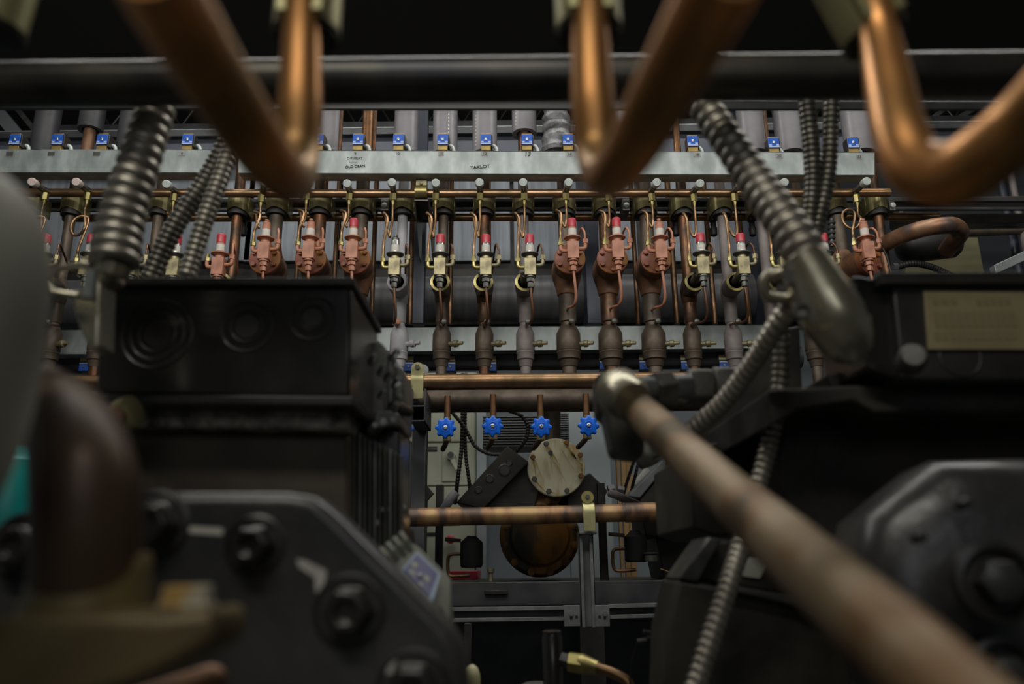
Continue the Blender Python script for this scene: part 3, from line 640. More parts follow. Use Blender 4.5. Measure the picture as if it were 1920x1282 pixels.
# rusty copper pipe, lower
t = T('copper_pipe', 'large rusty brown copper pipe crossing level below the round plate', 'pipe', P(1020, 985, 2.28))
m = MB(); yy = 2.28
ends = [(742, 970), (862, 968), (864, 968), (1000, 966), (1170, 961), (1172, 961), (1283, 958)]
q = [P(x, y, yy) for x, y in ends]; r0 = 16.5 * S(q[3])
m.tube(q, [r0 * 1.04, r0 * 1.04, r0, r0, r0, r0 * 1.05, r0 * 1.05], 28)
m.tube([q[5], P(1238, 959.5, yy)], r0 * 1.09, 28)
m.build('pipe', mat('rust_streaked_copper', (0.36, 0.23, 0.10), (0.085, 0.055, 0.04), 0.35, 0.42, 13, c3=(0.26, 0.14, 0.065), lo=.42, hi=.58, stretch=(1, .4, .4)), t)
# strut post with clamp, cross strut and plates
t = T('strut_post', 'slotted silver strut post standing under the rusty copper pipe clamp', 'post', P(1100, 1174, 2.28))
def strut_v(m, xc, Yf, z0, z1, wd, dp, th=.003, lip=.011):
    m.bx((xc - wd / 2, Yf, z0), (xc - wd / 2 + th, Yf + dp, z1)); m.bx((xc + wd / 2 - th, Yf, z0), (xc + wd / 2, Yf + dp, z1))
    m.bx((xc - wd / 2, Yf + dp - th, z0), (xc + wd / 2, Yf + dp, z1))
    m.bx((xc - wd / 2, Yf, z0), (xc - wd / 2 + lip, Yf + th, z1)); m.bx((xc + wd / 2 - lip, Yf, z0), (xc + wd / 2, Yf + th, z1))
pc = P(1101, 1080, 2.30); za, zb = wz(1101, 1000, 2.30), wz(1101, 1176, 2.30)
m = MB(); strut_v(m, pc.x, 2.30, zb, za, .041, .041); m.build('channel', M['galv_dark'], t, .0005)
for s_ in (-1, 1): MB().bx((pc.x + s_ * .03 - .008, 2.315, zb + .012), (pc.x + s_ * .03 + .008, 2.725, zb + .03)).build('back_arm', M['black'], t)
m = MB(); pp_ = P(1103, 997, 2.27); m.box(pp_ + V(0, .03, -.002), (.05, .07, .006)); m.build('top_plate', M['galv_dark'], t, .001)
m = MB(); pcl = P(1103, 961, 2.28); m.lathe(pcl + V(-.0165, 0, 0), (1, 0, 0), [(0, r0 * 1.17), (.033, r0 * 1.17)], 26); m.bx(pcl + V(-.0165, -r0 * 1.17, -.052), pcl + V(.0165, -r0 * 1.17 + .003, 0))
cs = m.build('clamp_strap', M['brass_pale'], t, .001)
m = MB(); m.lathe(pcl + V(-.002, -.012, r0 + .017), (0, -1, 0), [(0, .0175), (.004, .0175)], 22); m.build('clamp_ear', M['brass'], cs)
m = MB(); m.lathe(pcl + V(-.002, -.017, r0 + .018), (0, -1, 0), [(0, .0068), (.005, .0068)], 6); m.build('clamp_bolt', M['cast_dark'], cs)
for s, lab in ((-1, 'left'), (1, 'right')):
    pl = T('splice_plate', f'small grey plate with two bolts joining the strut post and the {lab} cross strut', 'bracket', P(1101 + s * 28, 1174, 2.29))
    a, b = P(1101 + s * 14, 1134, 2.295), P(1101 + s * 43, 1174, 2.295)
    MB().bx(a, b + V(0, .004, 0)).build('plate', M['galv_dark'], pl, .001)
    c = P(1101 + s * 33 + (3 if s < 0 else 0), 1150, 2.294); MB().lathe(c, (0, -1, 0), [(0, .007), (.006, .007)], 6).build('bolt', M['steel'], pl)
    for dx, dy in ((0, 8), (-s * 10, 6)):
        c = P(1101 + s * 33 + (3 if s < 0 else 0) + dx, 1150 + dy, 2.294); MB().lathe(c, (0, -1, 0), [(0, .004), (.001, .004)], 10).build('bolt_hole', M['black'], pl)
for x0, y0, x1, y1, lab in ((700, 1141, 1060, 1136, 'left of the strut post'), (1142, 1133, 1330, 1128, 'right of the strut post')):
    t = T('cross_strut', f'level slotted strut with a dark groove, {lab}', 'strut', P((x0 + x1) / 2, 1165, 2.31))
    for dy, hh in ((0, 7), (20, 7)):
        hbar('flange', x0, y0 + dy, x1, y1 + dy, 2.31, .035, M['galv_dark'], hh, .0006, t)
    hbar('web', x0, y0, x1, y1, 2.34, .004, M['dark_steel'], 27, 0, t)
# black base frame of the rear rack
def slab(name, pts, vec, m, label=None, cat=None, parent=None, bevel=.002, group=None):
    o = MB().prism([P(*p) if len(p) == 3 else p for p in pts], vec).build(name, m, parent, bevel)
    return tag(o, label, cat, group) if parent is None else o
a, b = P(600, 1094, 2.72), P(1500, 1088, 2.72)
fr = T('base_frame', 'long dark steel base frame under the rear compressors', 'frame', (0, 2.8, 0))
MB().bx((-1.1, 2.72, a.z - .075), (1.2, 2.78, a.z)).build('front_rail', M['dark_steel'], fr, .003)
MB().bx((-1.1, 2.78, a.z - .02), (1.2, 4.0, a.z - .005)).build('deck', M['black_dirty'], fr, .003)
zf = a.z
for x in (-.9, .25, 1.1):
    MB().bx((x - .04, 2.74, 0), (x + .04, 2.80, zf - .07)).build('leg', M['black'], fr, .003)
post(877, 1168, 1700, 14, 2.62, M['black'], 'short black upright leg below the left cross strut')
tag(MB().bx((-1.3, 3.2, 0), (1.5, 3.24, zf - .025)).build('kick_panel', M['dark_steel'], None, .003), 'dark low panel beneath the rear base frame', 'panel')

# ------------------------------------------------------------------ things behind the rack: upper
bm = T('channel_beam', 'dark blue grey steel channel beam with a round hole behind the insulated risers', 'beam', P(960, 283, 2.95))
m = MB(); A_, B_ = P(-200, 236, 2.95), P(2200, 238, 2.95)
x0, x1 = A_.x, B_.x; zt, zb = P(960, 237, 2.95).z, P(960, 285, 2.95).z
m.bx((x0, 2.95, zt - .03), (x1, 2.99, zt)); m.build('top_flange', M['dark_steel'], bm, .002)
m = MB().bx((x0, 2.975, zb), (x1, 2.985, zt - .028)); m.build('web', mat('slate_paint', (0.12, 0.135, 0.17), (0.09, 0.10, 0.13), .1, .4, 8), bm)
m = MB().bx((x0, 2.95, zt), (x1, 2.96, zt + .004)); m.build('edge_strip', M['galv'], bm)
ph = P(1823, 267, 2.974); MB().lathe(ph, (0, -1, 0), [(0, .024), (.0006, .024)], 24).build('hole', M['black'], bm)
pb = P(1740, 282, 2.9); MB().lathe(pb, (0, -1, .2), [(0, .026), (.02, .024), (.03, .016), (.035, .004)], 20).build('dome_cap', M['steel'], bm)
# sheet panels behind the risers
t = T('sheet_panel', 'blue grey sheet metal panel behind the risers, between the beam and the big ducts', 'panel', P(960, 490, 3.05))
xs = [60, 250, 470, 640, 790, 960, 1090, 1200, 1420]
for k in range(len(xs) - 1):
    a, b = P(xs[k] + 2, 300, 3.05), P(xs[k + 1], 488, 3.05)
    MB().bx((a.x, 3.05, b.z), (b.x - .006, 3.07, a.z)).build('sheet', M['panel'], t, .002)
pd = P(960, 548, 2.86)
tag(MB().lathe((P(60, 548, 2.86).x, 2.95, pd.z), (1, 0, 0), [(0, .095), (P(1560, 548, 2.86).x - P(60, 548, 2.86).x, .095)], 40).build('insulated_duct', M['duct']), 'big level grey insulated duct low behind the risers', 'duct')
tag(MB().bx(P(60, 607, 3.0), P(1560, 600, 3.0) + V(0, .03, .0) + V(0, 0, -.03)).build('dark_ledge', M['black']), 'thin black ledge behind the risers just above the lower galvanized beam', 'ledge')
tag(MB().bx((-1.9, 3.072, wz(960, 606, 3.07)), (1.0, 3.10, wz(960, 300, 3.07))).build('rack_back_panel', M['black'], None, .002), 'black back panel seen dimly behind the ducts of the rear rack', 'panel')
# cable trays / roof framing up left and right
for k, (a, b, wd, lab, mt) in enumerate([((-20, 190), (66, 296), 22, 'wide pale one at the far left', 'door'), ((20, 190), (90, 275), 8, 'thin one at the far left', 'galv_dark'),
        ((1800, 180), (1700, 260), 8, 'left one at the upper right', 'galv_dark'), ((1860, 180), (1735, 262), 9, 'middle one at the upper right', 'galv_dark'), ((1990, 178), (1840, 240), 14, 'right one at the upper right', 'dark_steel')]):
    p, q = P(*a, 3.5), P(*b, 3.35); w_ = wd * S(p) / 2; n_ = (q - p).normalized().cross(V(0, 1, 0)).normalized() * w_
    tag(MB().prism([p - n_, q - n_, q + n_, p + n_], (0, .03, 0)).build('ceiling_strut', M[mt]), 'slanting ceiling strut above the rear rack, ' + lab, 'strut')
for k, x in enumerate((210, 330, 600, 720, 950, 1110, 1390, 1445, 1560, 1720)):
    pass
t = T('roof_joist', 'dark lattice roof joist dimly seen above the channel beam', 'joist', (0, 3.4, 2.9))
zj = wz(960, 215, 3.4)
MB().bx((-2.2, 3.4, zj + .1), (3, 3.43, zj + .13)).build('top_chord', M['dark_steel'], t); MB().bx((-2.2, 3.4, zj - .06), (3, 3.43, zj - .03)).build('bottom_chord', M['dark_steel'], t)
m = MB()
for k in range(30):
    x = -2.1 + k * .17; m.cyl((x, 3.415, zj - .04), (x + .085, 3.415, zj + .11), .004, n=6); m.cyl((x + .085, 3.415, zj + .11), (x + .17, 3.415, zj - .04), .004, n=6)
m.build('web_rods', M['black'], t)

# ------------------------------------------------------------------ things behind the rack: lower
cabt = T('electrical_cabinet', 'green grey electrical cabinet with a disconnect handle at the back', 'cabinet', P(830, 1100, 4.2))
YC = 4.2
a, b = P(720, 700, YC), P(893, 1100, YC)
MB().bx((a.x, YC, 0), (b.x, YC + .4, a.z)).build('case', M['cab'], cabt, .003)
def cpan(name, x0, y0, x1, y1, dy, m, bv=.003, par=None):
    a, b = P(x0, y0, YC - dy), P(x1, y1, YC - dy); return MB().bx((a.x, YC - dy, b.z), (b.x, YC + .002, a.z)).build(name, m, par or cabt, bv)
cpan('upper_drawer', 722, 700, 891, 827, .012, M['cab']); dr = cpan('middle_drawer', 722, 832, 891, 909, .014, M['cab']); cpan('lower_drawer', 722, 914, 891, 1084, .012, M['cab'])
hp = cpan('handle_plate', 829, 841, 862, 902, .022, M['cab'])
c = P(845, 853, YC - .05)
m = MB(); m.lathe(c + V(0, .03, 0), (0, -1, 0), [(0, .024), (.035, .024), (.036, .018)], 24)
e = P(857, 880, YC - .06); n_ = V(.011, 0, .004); m.prism([c - n_ * 1.2, c + n_ * 1.2, e + n_ * .7, e - n_ * .7], (0, .012, 0)); hh = m.build('disconnect_handle', M['cab'], hp, .001); MB().lathe(c + V(0, -.004, 0), (0, -1, 0), [(0, .017), (.0045, .017)], 20).build('handle_hub', M['dark_steel'], cabt)
cpan('black_nameplate', 797, 837, 820, 846, .018, M['ink']); cpan('black_nameplate', 797, 998, 818, 1004, .018, M['ink'])
text('MOTOR CONTROL', 808, 841.5, 2.4, M['white'], cabt, Y=YC - .019, name='plate_text')
text('OFF', 823, 898, 3, M['white'], cabt, Y=YC - .016, name='plate_text'); text('ON', 866, 897, 3, M['white'], cabt, Y=YC - .016, name='plate_text')
a, b = P(894, 700, 4.15), P(912, 1100, 4.15)
tag(MB().bx((a.x, 4.15, 0), (b.x, 4.6, a.z)).build('steel_cabinet_side', M['door'], None, .003), 'narrow grey steel cabinet side right of the green grey cabinet', 'cabinet')
a, b = P(1060, 700, 4.3), P(1155, 1100, 4.3)
tag(MB().bx((a.x, 4.3, 0), (b.x, 4.36, a.z)).build('grey_door_panel', M['door'], None, .004), 'plain grey panel door at the back, right of the rusty round plate', 'door')
t = T('wooden_board', 'tan wooden boards standing upright right of the grey panel door', 'board', P(1170, 1100, 4.4))
for x0, x1, dy in ((1153, 1166, 0), (1167, 1176, .02), (1177, 1186, .01)):
    a, b = P(x0, 700, 4.4), P(x1, 1100, 4.4); MB().bx((a.x, 4.4 + dy, 0), (b.x, 4.44 + dy, a.z)).build('board', M['wood'], t, .003)
# narrow posts
post(823, 908, 1096, 14, 2.95, M['black'], 'narrow dark upright post left of the round plate compressor')
post(1131, 905, 1096, 14, 2.95, M['brown_black'], 'narrow brown black upright post right of the strut post')

# flexible conduit builder
def flexm(pts, r, pitch=.006, amp=.12, n=18):
    # resample by length, rib each pitch
    L = [0]
    for a, b in zip(pts, pts[1:]): L.append(L[-1] + (b - a).length)
    tot = L[-1]; k = max(4, int(tot / pitch)); out = []; rr = []; j = 0
    prof = [(0, 1 - amp), (.18, 1 - amp * .1), (.42, 1.0), (.66, 1 - amp * .1), (.84, 1 - amp)]
    rf = r if callable(r) else (lambda u: r)
    for i in range(k):
        for f, s_ in prof:
            d = (i + f) * tot / k
            while j < len(L) - 2 and L[j + 1] < d: j += 1
            u = (d - L[j]) / max(L[j + 1] - L[j], 1e-9); out.append(pts[j].lerp(pts[j + 1], u)); rr.append(rf(d / tot) * s_)
    return MB().tube(out, rr, n)
def flexp(px, wpx, m, label, pitch=.006, amp=.12, useD=False, name='flexible_conduit', n=18, group=None):
    q = [D(*p) if useD else P(*p) for p in px]; sm = S(q[len(q) // 2])
    r = (lambda u: (wpx[0] + (wpx[1] - wpx[0]) * u) / 2 * sm) if isinstance(wpx, tuple) else wpx / 2 * sm
    q = catmull(q, 10)
    return tag(flexm(q, r, pitch, amp, n).build(name, m, angle=60), label, 'conduit', group)
flexp([(868, 700, 3.05), (866, 830, 3.05), (858, 900, 3.05), (853, 945, 3.1)], 8.5, M['black'], 'thin black flexible conduit hanging in front of the cabinet, left one', .012, .2)
flexp([(874, 700, 3.06), (872, 830, 3.06), (880, 905, 3.08), (886, 950, 3.12)], 7.5, M['black'], 'thin black flexible conduit hanging in front of the cabinet, right one', .012, .2)
flexp([(845, 770, 3.0), (870, 800, 3.0), (890, 835, 3.0), (915, 850, 3.0), (938, 852, 3.0)], 7.5, M['black'], 'thin black conduit curving right to the dark junction box', .012, .2)
flexp([(955, 770, 3.0), (978, 780, 2.98), (990, 800, 2.97), (985, 825, 2.97), (965, 850, 3.0)], 8, M['black'], 'thin black conduit looping beside the finned cylinder', .012, .2)
flexp([(1203, 815, 3.0), (1190, 860, 3.0), (1175, 905, 3.05), (1166, 940, 3.1)], 6.5, M['black'], 'thin black conduit slanting over the wooden boards', .012, .2)
flexp([(1205, 830, 3.02), (1194, 880, 3.02), (1185, 915, 3.06), (1178, 950, 3.1)], 6.5, M['black'], 'thin black conduit slanting beside the grey lid on the right', .012, .2)

# rear compressor in the middle
cp = T('rear_compressor', 'rear compressor with white rust-streaked round cover and rusty crankcase dome', 'compressor', P(1010, 1096, 3.2))
p = P(1043, 876, 2.95); R_ = 54.5 * S(p)
cv = MB().lathe(p + V(0, .02, 0), (0, -1, .0), [(0, R_ * .99), (.004, R_), (.02, R_), (.023, R_ * .97), (.0235, .002)], 56).build('round_cover', M['plate_rusty'], cp)
for j, (sx, sy, ex, ey, w0, col) in enumerate([(1027, 838, 1050, 872, 5, 0), (1030, 848, 1062, 905, 4, 1), (1062, 836, 1092, 875, 6, 0), (1066, 838, 1096, 888, 4, 1), (1000, 862, 1006, 900, 3.5, 0), (1003, 862, 1020, 905, 2.5, 1), (1090, 868, 1092, 895, 4, 0), (1004, 902, 1026, 925, 3.5, 0), (1028, 920, 1046, 927, 2.5, 0), (1032, 855, 1036, 890, 2.5, 1), (1052, 842, 1080, 885, 2, 1)]):
    a_, b_ = P(sx, sy, 2.9264), P(ex, ey, 2.9264); d_ = (b_ - a_); n_ = V(-d_.z, 0, d_.x).normalized() * (w0 * S(a_)); pl_ = []
    for q_ in range(7): pl_.append(a_ + d_ * (q_ / 6) + n_ * (1 - q_ / 6.5) * (.55 + .3 * math.sin(q_ * 2.3 + j)))
    for q_ in range(6, -1, -1): pl_.append(a_ + d_ * (q_ / 6) - n_ * (1 - q_ / 6.5) * (.55 + .3 * math.cos(q_ * 1.9 + j)))
    MB().prism(pl_, (0, .0004, 0)).build('rust_streak', M['streak'] if col == 0 else M['streak_pale'], cv)
for k, (bx_, by_) in enumerate([(1024, 832), (1062, 830), (999, 857), (1088, 853), (1002, 898), (1089, 892), (1029, 921), (1063, 920)]):
    q = P(bx_, by_, 2.925); MB().lathe(q + V(0, .003, 0), (0, -1, 0), [(0, .0105), (.010, .0105), (.012, .008)], 6).build('cover_bolt', M['rust'] if k in (1, 2, 3, 5) else M['cast_dark'], cv)
q = P(1032, 849, 2.926); MB().lathe(q, (0, -1, 0), [(0, .0088), (.006, .0088)], 14).build('plug', M['black'], cv)
m = MB(); m.lathe(p + V(0, .30, 0), (0, -1, 0), [(0, R_ * .9), (.28, R_ * .92)], 30); m.build('head_cylinder', M['brown_black'], cp)
# crankcase dome
q = P(1012, 1004, 3.0); Rc = 72 * S(q)
m = MB(); m.lathe(q + V(0, .4, 0), (0, -1, 0), [(0, Rc * 1.04), (.36, Rc * 1.05), (.38, Rc * 1.05), (.40, Rc * .95), (.405, Rc * .80), (.44, Rc * .72), (.46, Rc * .5), (.465, .01)], 48)
dm = m.build('crankcase', M['rust_case'], cp)
for k in range(12):
    a = 2 * PI * k / 12 + .26; e = q + V(math.cos(a) * Rc * .93, -.005, math.sin(a) * Rc * .93)
    MB().lathe(e + V(0, .01, 0), (0, -1, 0), [(0, .015), (.016, .015), (.018, .011)], 6).build('bolt', M['rust'] if k in (7, 8, 9, 10) else M['rust_case'], dm)
m = MB(); a, b = P(978, 905, 3.02), P(1075, 960, 3.02); m.bx((a.x, 3.0, b.z), (b.x, 3.35, a.z)); m.build('neck', M['brown_rust'], cp, .02, 3)
# V heads
def quad(name, pts, Y, depth, m, parent, bevel=.004):
    return MB().prism([P(x, y, Y) for x, y in pts], (0, depth, 0)).build(name, m, parent, bevel)
jb = quad('junction_box', [(855, 942), (951, 836), (992, 866), (906, 955)], 2.92, .2, M['brown_black'], cp)
for x, y, r_ in ((946, 881, 12), (918, 897, 8.5), (955, 868, 6), (897, 918, 7)):
    e = P(x, y, 2.92); MB().lathe(e + V(0, .001, 0), (0, -1, 0), [(0, r_ * S(e)), (.004, r_ * S(e)), (.005, r_ * .8 * S(e)), (.002, r_ * .75 * S(e))], 22).build('knockout', M['black'], jb)
quad('lower_head', [(905, 958), (990, 862), (1020, 890), (1000, 960), (930, 965)], 2.97, .2, M['black_dirty'], cp)
quad('right_head', [(1070, 905), (1106, 886), (1140, 920), (1122, 952), (1098, 962), (1040, 950)], 3.0, .2, M['black_dirty'], cp)
# finned cylinders behind the wheels
for x0, x1, y0, y1, Y, nm, lab in ((905, 1010, 782, 836, 3.3, 'finned_cylinder', 'black finned cylinder of stacked thin fins left of the round plate'), (1048, 1068, 775, 830, 3.1, 'finned_stack', 'narrow stack of pale edged fins above the round plate')):
    m = MB(); a, b = P(x0, y0, Y), P(x1, y1, Y); n_ = 12 if x0 < 1000 else 14
    for k in range(n_):
        z_ = b.z + (a.z - b.z) * k / (n_ - 1); m.bx((a.x, Y, z_), (b.x, Y + .2, z_ + .0042))
    ft = T(nm, lab, 'fins', ((a.x + b.x) / 2, Y, b.z)); m.build('fins', M['galv_dark'] if x0 < 1000 else M['steel'], ft); MB().bx((a.x + .006, Y + .02, b.z), (b.x - .006, Y + .19, a.z)).build('core', M['black'], ft)
pipe('brown_stub', [(1034, 770, 3.0), (1034, 830, 3.0)], 34, M['brown_pipe'], 'upright dark brown pipe behind the third blue handwheel')
tag(MB().bx(P(756, 826, 3.3), V(P(768, 852, 3.3).x, 3.5, zf - .005)).build('left_fin_block', M['bolt_grey']), 'small grey fin block seen behind the left half-hidden blue wheel', 'fins')
t = T('side_bracket', 'small black angular bracket right of the wide dark post', 'bracket', P(805, 945, 2.9))
MB().prism([P(797, 905, 2.9), P(813, 925, 2.9), P(797, 943, 2.9)], (0, .02, 0)).build('plate', M['black_dirty'], t, .002)
q_ = P(799, 930, 2.9); MB().bx((q_.x - .004, 2.9, zf - .005), (q_.x + .004, 2.92, q_.z)).build('stem', M['black'], t)
pipe('grey_elbow_pipe', [(832, 955, 2.9), (845, 935, 2.9), (856, 922, 2.9)], 17, M['grey_paint'], 'short pale grey pipe slanting up behind the copper pipe at the left', smooth=4)
pipe('grey_elbow_pipe', [(1143, 924, 2.9), (1160, 930, 2.88), (1200, 948, 2.84)], 15, M['grey_brown'], 'short pale pipe slanting down right behind the rusty copper pipe', smooth=4)
m = MB(); m.hexa(P(1140, 918, 2.92), P(1152, 916, 2.92), .018); m.hexa(P(1158, 917, 2.94), P(1170, 919, 2.94), .014); tag(m.build('pipe_fitting', M['galv_dark']), 'small steel fitting above the pale slanting pipe on the right', 'fitting')
# right rear compressor with pale lid
rc = T('rear_compressor', 'dark rear compressor at right with a pale grey slanting lid', 'compressor', P(1260, 1090, 3.0))
quad('lid', [(1176, 930), (1243, 862), (1254, 869), (1200, 934)], 2.92, .25, M['galv_dark'], rc)
quad('lid_face', [(1200, 936), (1256, 872), (1330, 872), (1330, 1000), (1262, 1010), (1210, 1004)], 2.93, .3, M['black_dirty'], rc)
quad('lower_body', [(1228, 1000), (1340, 1000), (1340, 1086), (1246, 1086)], 3.0, .3, M['black_dirty'], rc)
tag(MB().prism([P(1187, 905, 3.12), P(1214, 872, 3.12), P(1222, 890, 3.12), P(1196, 922, 3.12)], (0, .05, 0)).build('rag', M['white'], None, .01), 'crumpled pale cloth behind the slanting lid on the right', 'cloth')
for x, y, lab, sgn in ((884, 1036, 'left', 1), (1192, 1026, 'right', -1)):
    e = P(x, y, 2.85); t = T('oil_filter', f'black cylindrical canister with thin tubes below the rusty pipe, {lab} one', 'canister', e + V(0, 0, -.06))
    k = S(e); MB().lathe(e + V(0, 0, -27 * k), (0, 0, 1), [(0, 18 * k), (4 * k, 21 * k), (46 * k, 21 * k), (52 * k, 14 * k), (58 * k, 8 * k)], 24).build('canister', M['rubber'], t)
    MB().tube(catmull([e + V(-20 * k, 0, 22 * k), e + V(-40 * k, 0, 24 * k), e + V(-50 * k, 0, 25 * k)], 4), 3.5 * k, 8).build('tube', M['brown_pipe'], t)
    MB().tube(catmull([e + V(-20 * k, 0, -2 * k), e + V(-38 * k, 0, -3 * k), e + V(-44 * k, 0, -12 * k), e + V(-42 * k, 0, -38 * k), e + V(-28 * k, 0, -42 * k), e + V(-2 * k, 0, -40 * k)], 5), 3.2 * k, 8).build('tube', M['copper_old'], t)
e = P(1221, 1052, 2.8); k = S(e); t = T('brass_valve_cluster', 'small pale fittings beside the right black canister', 'fitting', e)
MB().lathe(e, (0, 0, 1), [(0, 12 * k), (10 * k, 12 * k), (12 * k, 9 * k), (14 * k, 14 * k), (16 * k, 14 * k)], 16).build('fitting', M['cast_dark'], t)
pipe('wire', [(1238, 1066, 2.8), (1255, 1072, 2.8), (1275, 1076, 2.8)], 2.5, M['copper'], 'thin wires trailing beside the right black canister', smooth=4, n=6)
e = P(845, 1011, 4.16); k = S(e); t = T('emergency_button', 'round red button on the back cabinet left of the black canister', 'button', e)
MB().lathe(e, (0, -1, 0), [(0, 8 * k), (5 * k, 8 * k), (7 * k, 5 * k)], 20).build('button', M['red'], t)
a, b = P(838, 1070, 3.6), P(896, 1096, 3.6)
tag(MB().bx((a.x, 3.6, zf - .005), (b.x, 3.9, a.z)).build('red_box', M['red'], None, .004), 'red metal box low behind the black canister', 'box')
e = P(920, 1080, 2.78); k = S(e); t = T('leveling_bolt', 'small brass levelling bolt on a black foot bracket under the compressor', 'bolt', e + V(0, 0, -.05))
MB().lathe(e + V(0, 0, -20 * k), (0, 0, 1), [(0, 8 * k), (5 * k, 8 * k), (5 * k, 4 * k), (26 * k, 4 * k), (27 * k, 7 * k), (34 * k, 7 * k)], 12).build('bolt', M['brass_dull'], t)
m = MB(); a, b = P(908, 1106, 2.70), P(952, 1114, 2.70); m.bx((a.x, 2.70, b.z), (b.x, 2.76, a.z)); m.build('foot_bracket', M['black'], t, .002)

# ------------------------------------------------------------------ right side, behind
t = T('copper_elbow_pipe', 'thick heat-marked copper pipe elbow at the right, curling over a black canister', 'pipe', P(1740, 480, 2.35))
q = [P(1650, 462, 2.46), P(1690, 442, 2.38), P(1730, 429, 2.32), P(1765, 423, 2.28), P(1790, 424, 2.29), P(1800, 438, 2.33), P(1785, 456, 2.38), P(1775, 470, 2.42)]
MB().tube(catmull(q, 6), 16 * S(q[3]), 22).build('pipe', mat('heat_marked_copper', (0.34, 0.20, 0.12), (0.10, 0.07, 0.06), .5, .45, 14, c3=(0.26, 0.13, 0.07), lo=.4, hi=.62), t)
a, b = P(1692, 418, 2.42), P(1792, 470, 2.42)
k = S(a); m = MB(); ax = (P(1795, 452, 2.50) - P(1700, 462, 2.50)); L_ = ax.length
m.lathe(P(1700, 462, 2.50), ax, [(-.03, .02), (-.02, .045), (0, .058), (L_ * .9, .055), (L_ * .98, .045), (L_, .02)], 28)
tag(m.build('black_canister', M['rubber']), 'black rubber-like canister under the copper elbow at the right', 'canister')
tag(MB().lathe(P(1706, 425, 2.75), (0.2, -1, 0), [(0, .085), (.06, .09), (.07, .08), (.071, .05)], 30).build('round_disc', M['dark_steel']), 'dark round disc behind the copper elbow at the right', 'disc')
a, b = P(1690, 446, 3.0), P(1862, 600, 3.0)
tag(MB().bx((a.x, 3.0, 0), (b.x, 3.03, a.z)).build('tan_board', M['tan'], None, .003), 'olive tan flat board behind the black canister at the right', 'board')
pipe('grey_pipe', [(1790, 438, 2.8), (1900, 434, 2.8), (2050, 431, 2.8)], 13, M['brown_pipe'], 'level dark grey pipe behind the copper elbow at the far right')
pipe('black_tube_rail', [(1680, 376, 2.62), (2050, 372, 2.62)], 12, M['brown_pipe'], 'level dusty pipe just above the black rail at the far right')
hbar_o = hbar('dark_rail', 1680, 401, 2060, 399, 2.6, .05, M['black'], 18); tag(hbar_o, 'wide black rail under the double rail at the far right', 'rail')
p0, p1 = P(1866, 505, 2.5), P(1945, 468, 2.5); n_ = V(0, 0, 1) * 9 * S(p0)
tag(MB().prism([p0 - n_, p1 - n_, p1 + n_, p0 + n_], (0, .03, 0)).build('galvanized_brace', M['galv'], None, .002), 'short bright galvanized brace slanting at the right edge', 'brace')
vtube('slim_post', 1897, 440, 17, 540, 300, 2.85, M['navy'], 'slim dark upright tube at the right edge', 'post')
vtube('slim_post', 1918, 440, 12, 540, 300, 2.8, M['grey_brown'], 'slim paler upright tube at the right edge', 'post')
flexp([(1682, 500, 2.40), (1710, 494, 2.40), (1745, 500, 2.42), (1790, 520, 2.45)], 13, M['rubber'], 'black ribbed hose with a metal collar under the right black canister', .009, .15, name='ribbed_hose')
tag(MB().hexa(P(1674, 500, 2.40), P(1683, 500, 2.40), .0125).build('hose_collar', M['steel']), 'shiny metal collar at the left end of the black ribbed hose', 'collar')
m = MB(); [m.ring(P(1559 , 418 + 9.5 * k, 2.36), (0, .1, 1), .0075, .0055, 16, 8) for k in range(5)]; m.cyl(P(1559, 410, 2.36), P(1559, 462, 2.36), .007, n=10)
tag(m.build('spring_damper', M['dark_steel']), 'small dark ribbed cylinder right of the two dark conduits', 'damper')
pipe('black_cable', [(1655, 465, 2.3), (1662, 480, 2.3), (1668, 500, 2.3), (1672, 520, 2.3)], 4, M['rubber'], 'black cable hanging beside the copper elbow', smooth=5, n=8)

# low centre front: fittings at the picture bottom
t = T('hose_fitting', 'black upright fitting with a brass side nut and copper tube at the bottom centre', 'fitting', D(1035, 1290, 1.35))
e = D(1036, 1230, 1.35); k = S(e)
MB().lathe(e + V(0, 0, -62 * k), (0, 0, 1), [(0, 19 * k), (95 * k, 19 * k), (98 * k, 17 * k), (106 * k, 17.5 * k), (108 * k, 14 * k)], 20).build('black_cap', M['black_gloss'], t)
e2 = D(1052, 1235, 1.33); e3 = D(1122, 1252, 1.30)
m = MB(); m.tube([e2, D(1066, 1239, 1.325)], 12 * k, 8); m.build('steel_nut', M['bolt_grey'], t)
m = MB(); m.tube([D(1066, 1240, 1.325), D(1090, 1244, 1.32)], [18 * k, 19 * k], 6); m.tube([D(1090, 1244, 1.32), e3], [18 * k, 11.5 * k], 20); m.build('brass_nut', M['brass'], t)
MB().tube(catmull([D(1118, 1251, 1.30), D(1150, 1262, 1.29), D(1176, 1278, 1.28), D(1180, 1300, 1.27), D(1160, 1330, 1.26)], 6), 9.5 * k, 16).build('copper_tube', M['copper_line'], t)
e = D(1010, 1325, 1.42); k = S(e)
tag(MB().lathe(e + V(0, 0, -70 * k), (0, 0, 1), [(0, 80 * k), (50 * k, 80 * k), (80 * k, 72 * k), (100 * k, 52 * k), (112 * k, 25 * k), (114 * k, 1 * k)], 40).build('steel_dome', M['cast_dark']), 'dark domed tank top at the bottom centre', 'tank')
e = D(885, 1284, 1.3); k = S(e)
tag(MB().lathe(e + V(0, 0, -20 * k), (0, 0, 1), [(0, 13 * k), (8 * k, 13 * k), (9 * k, 17 * k), (20 * k, 17 * k), (21 * k, 15 * k), (26 * k, 16 * k), (38 * k, 15 * k), (50 * k, 11 * k), (56 * k, 3 * k)], 20).build('cream_cap', M['cream']), 'small cream ridged cap at the bottom, right of the dark cover plate', 'cap')
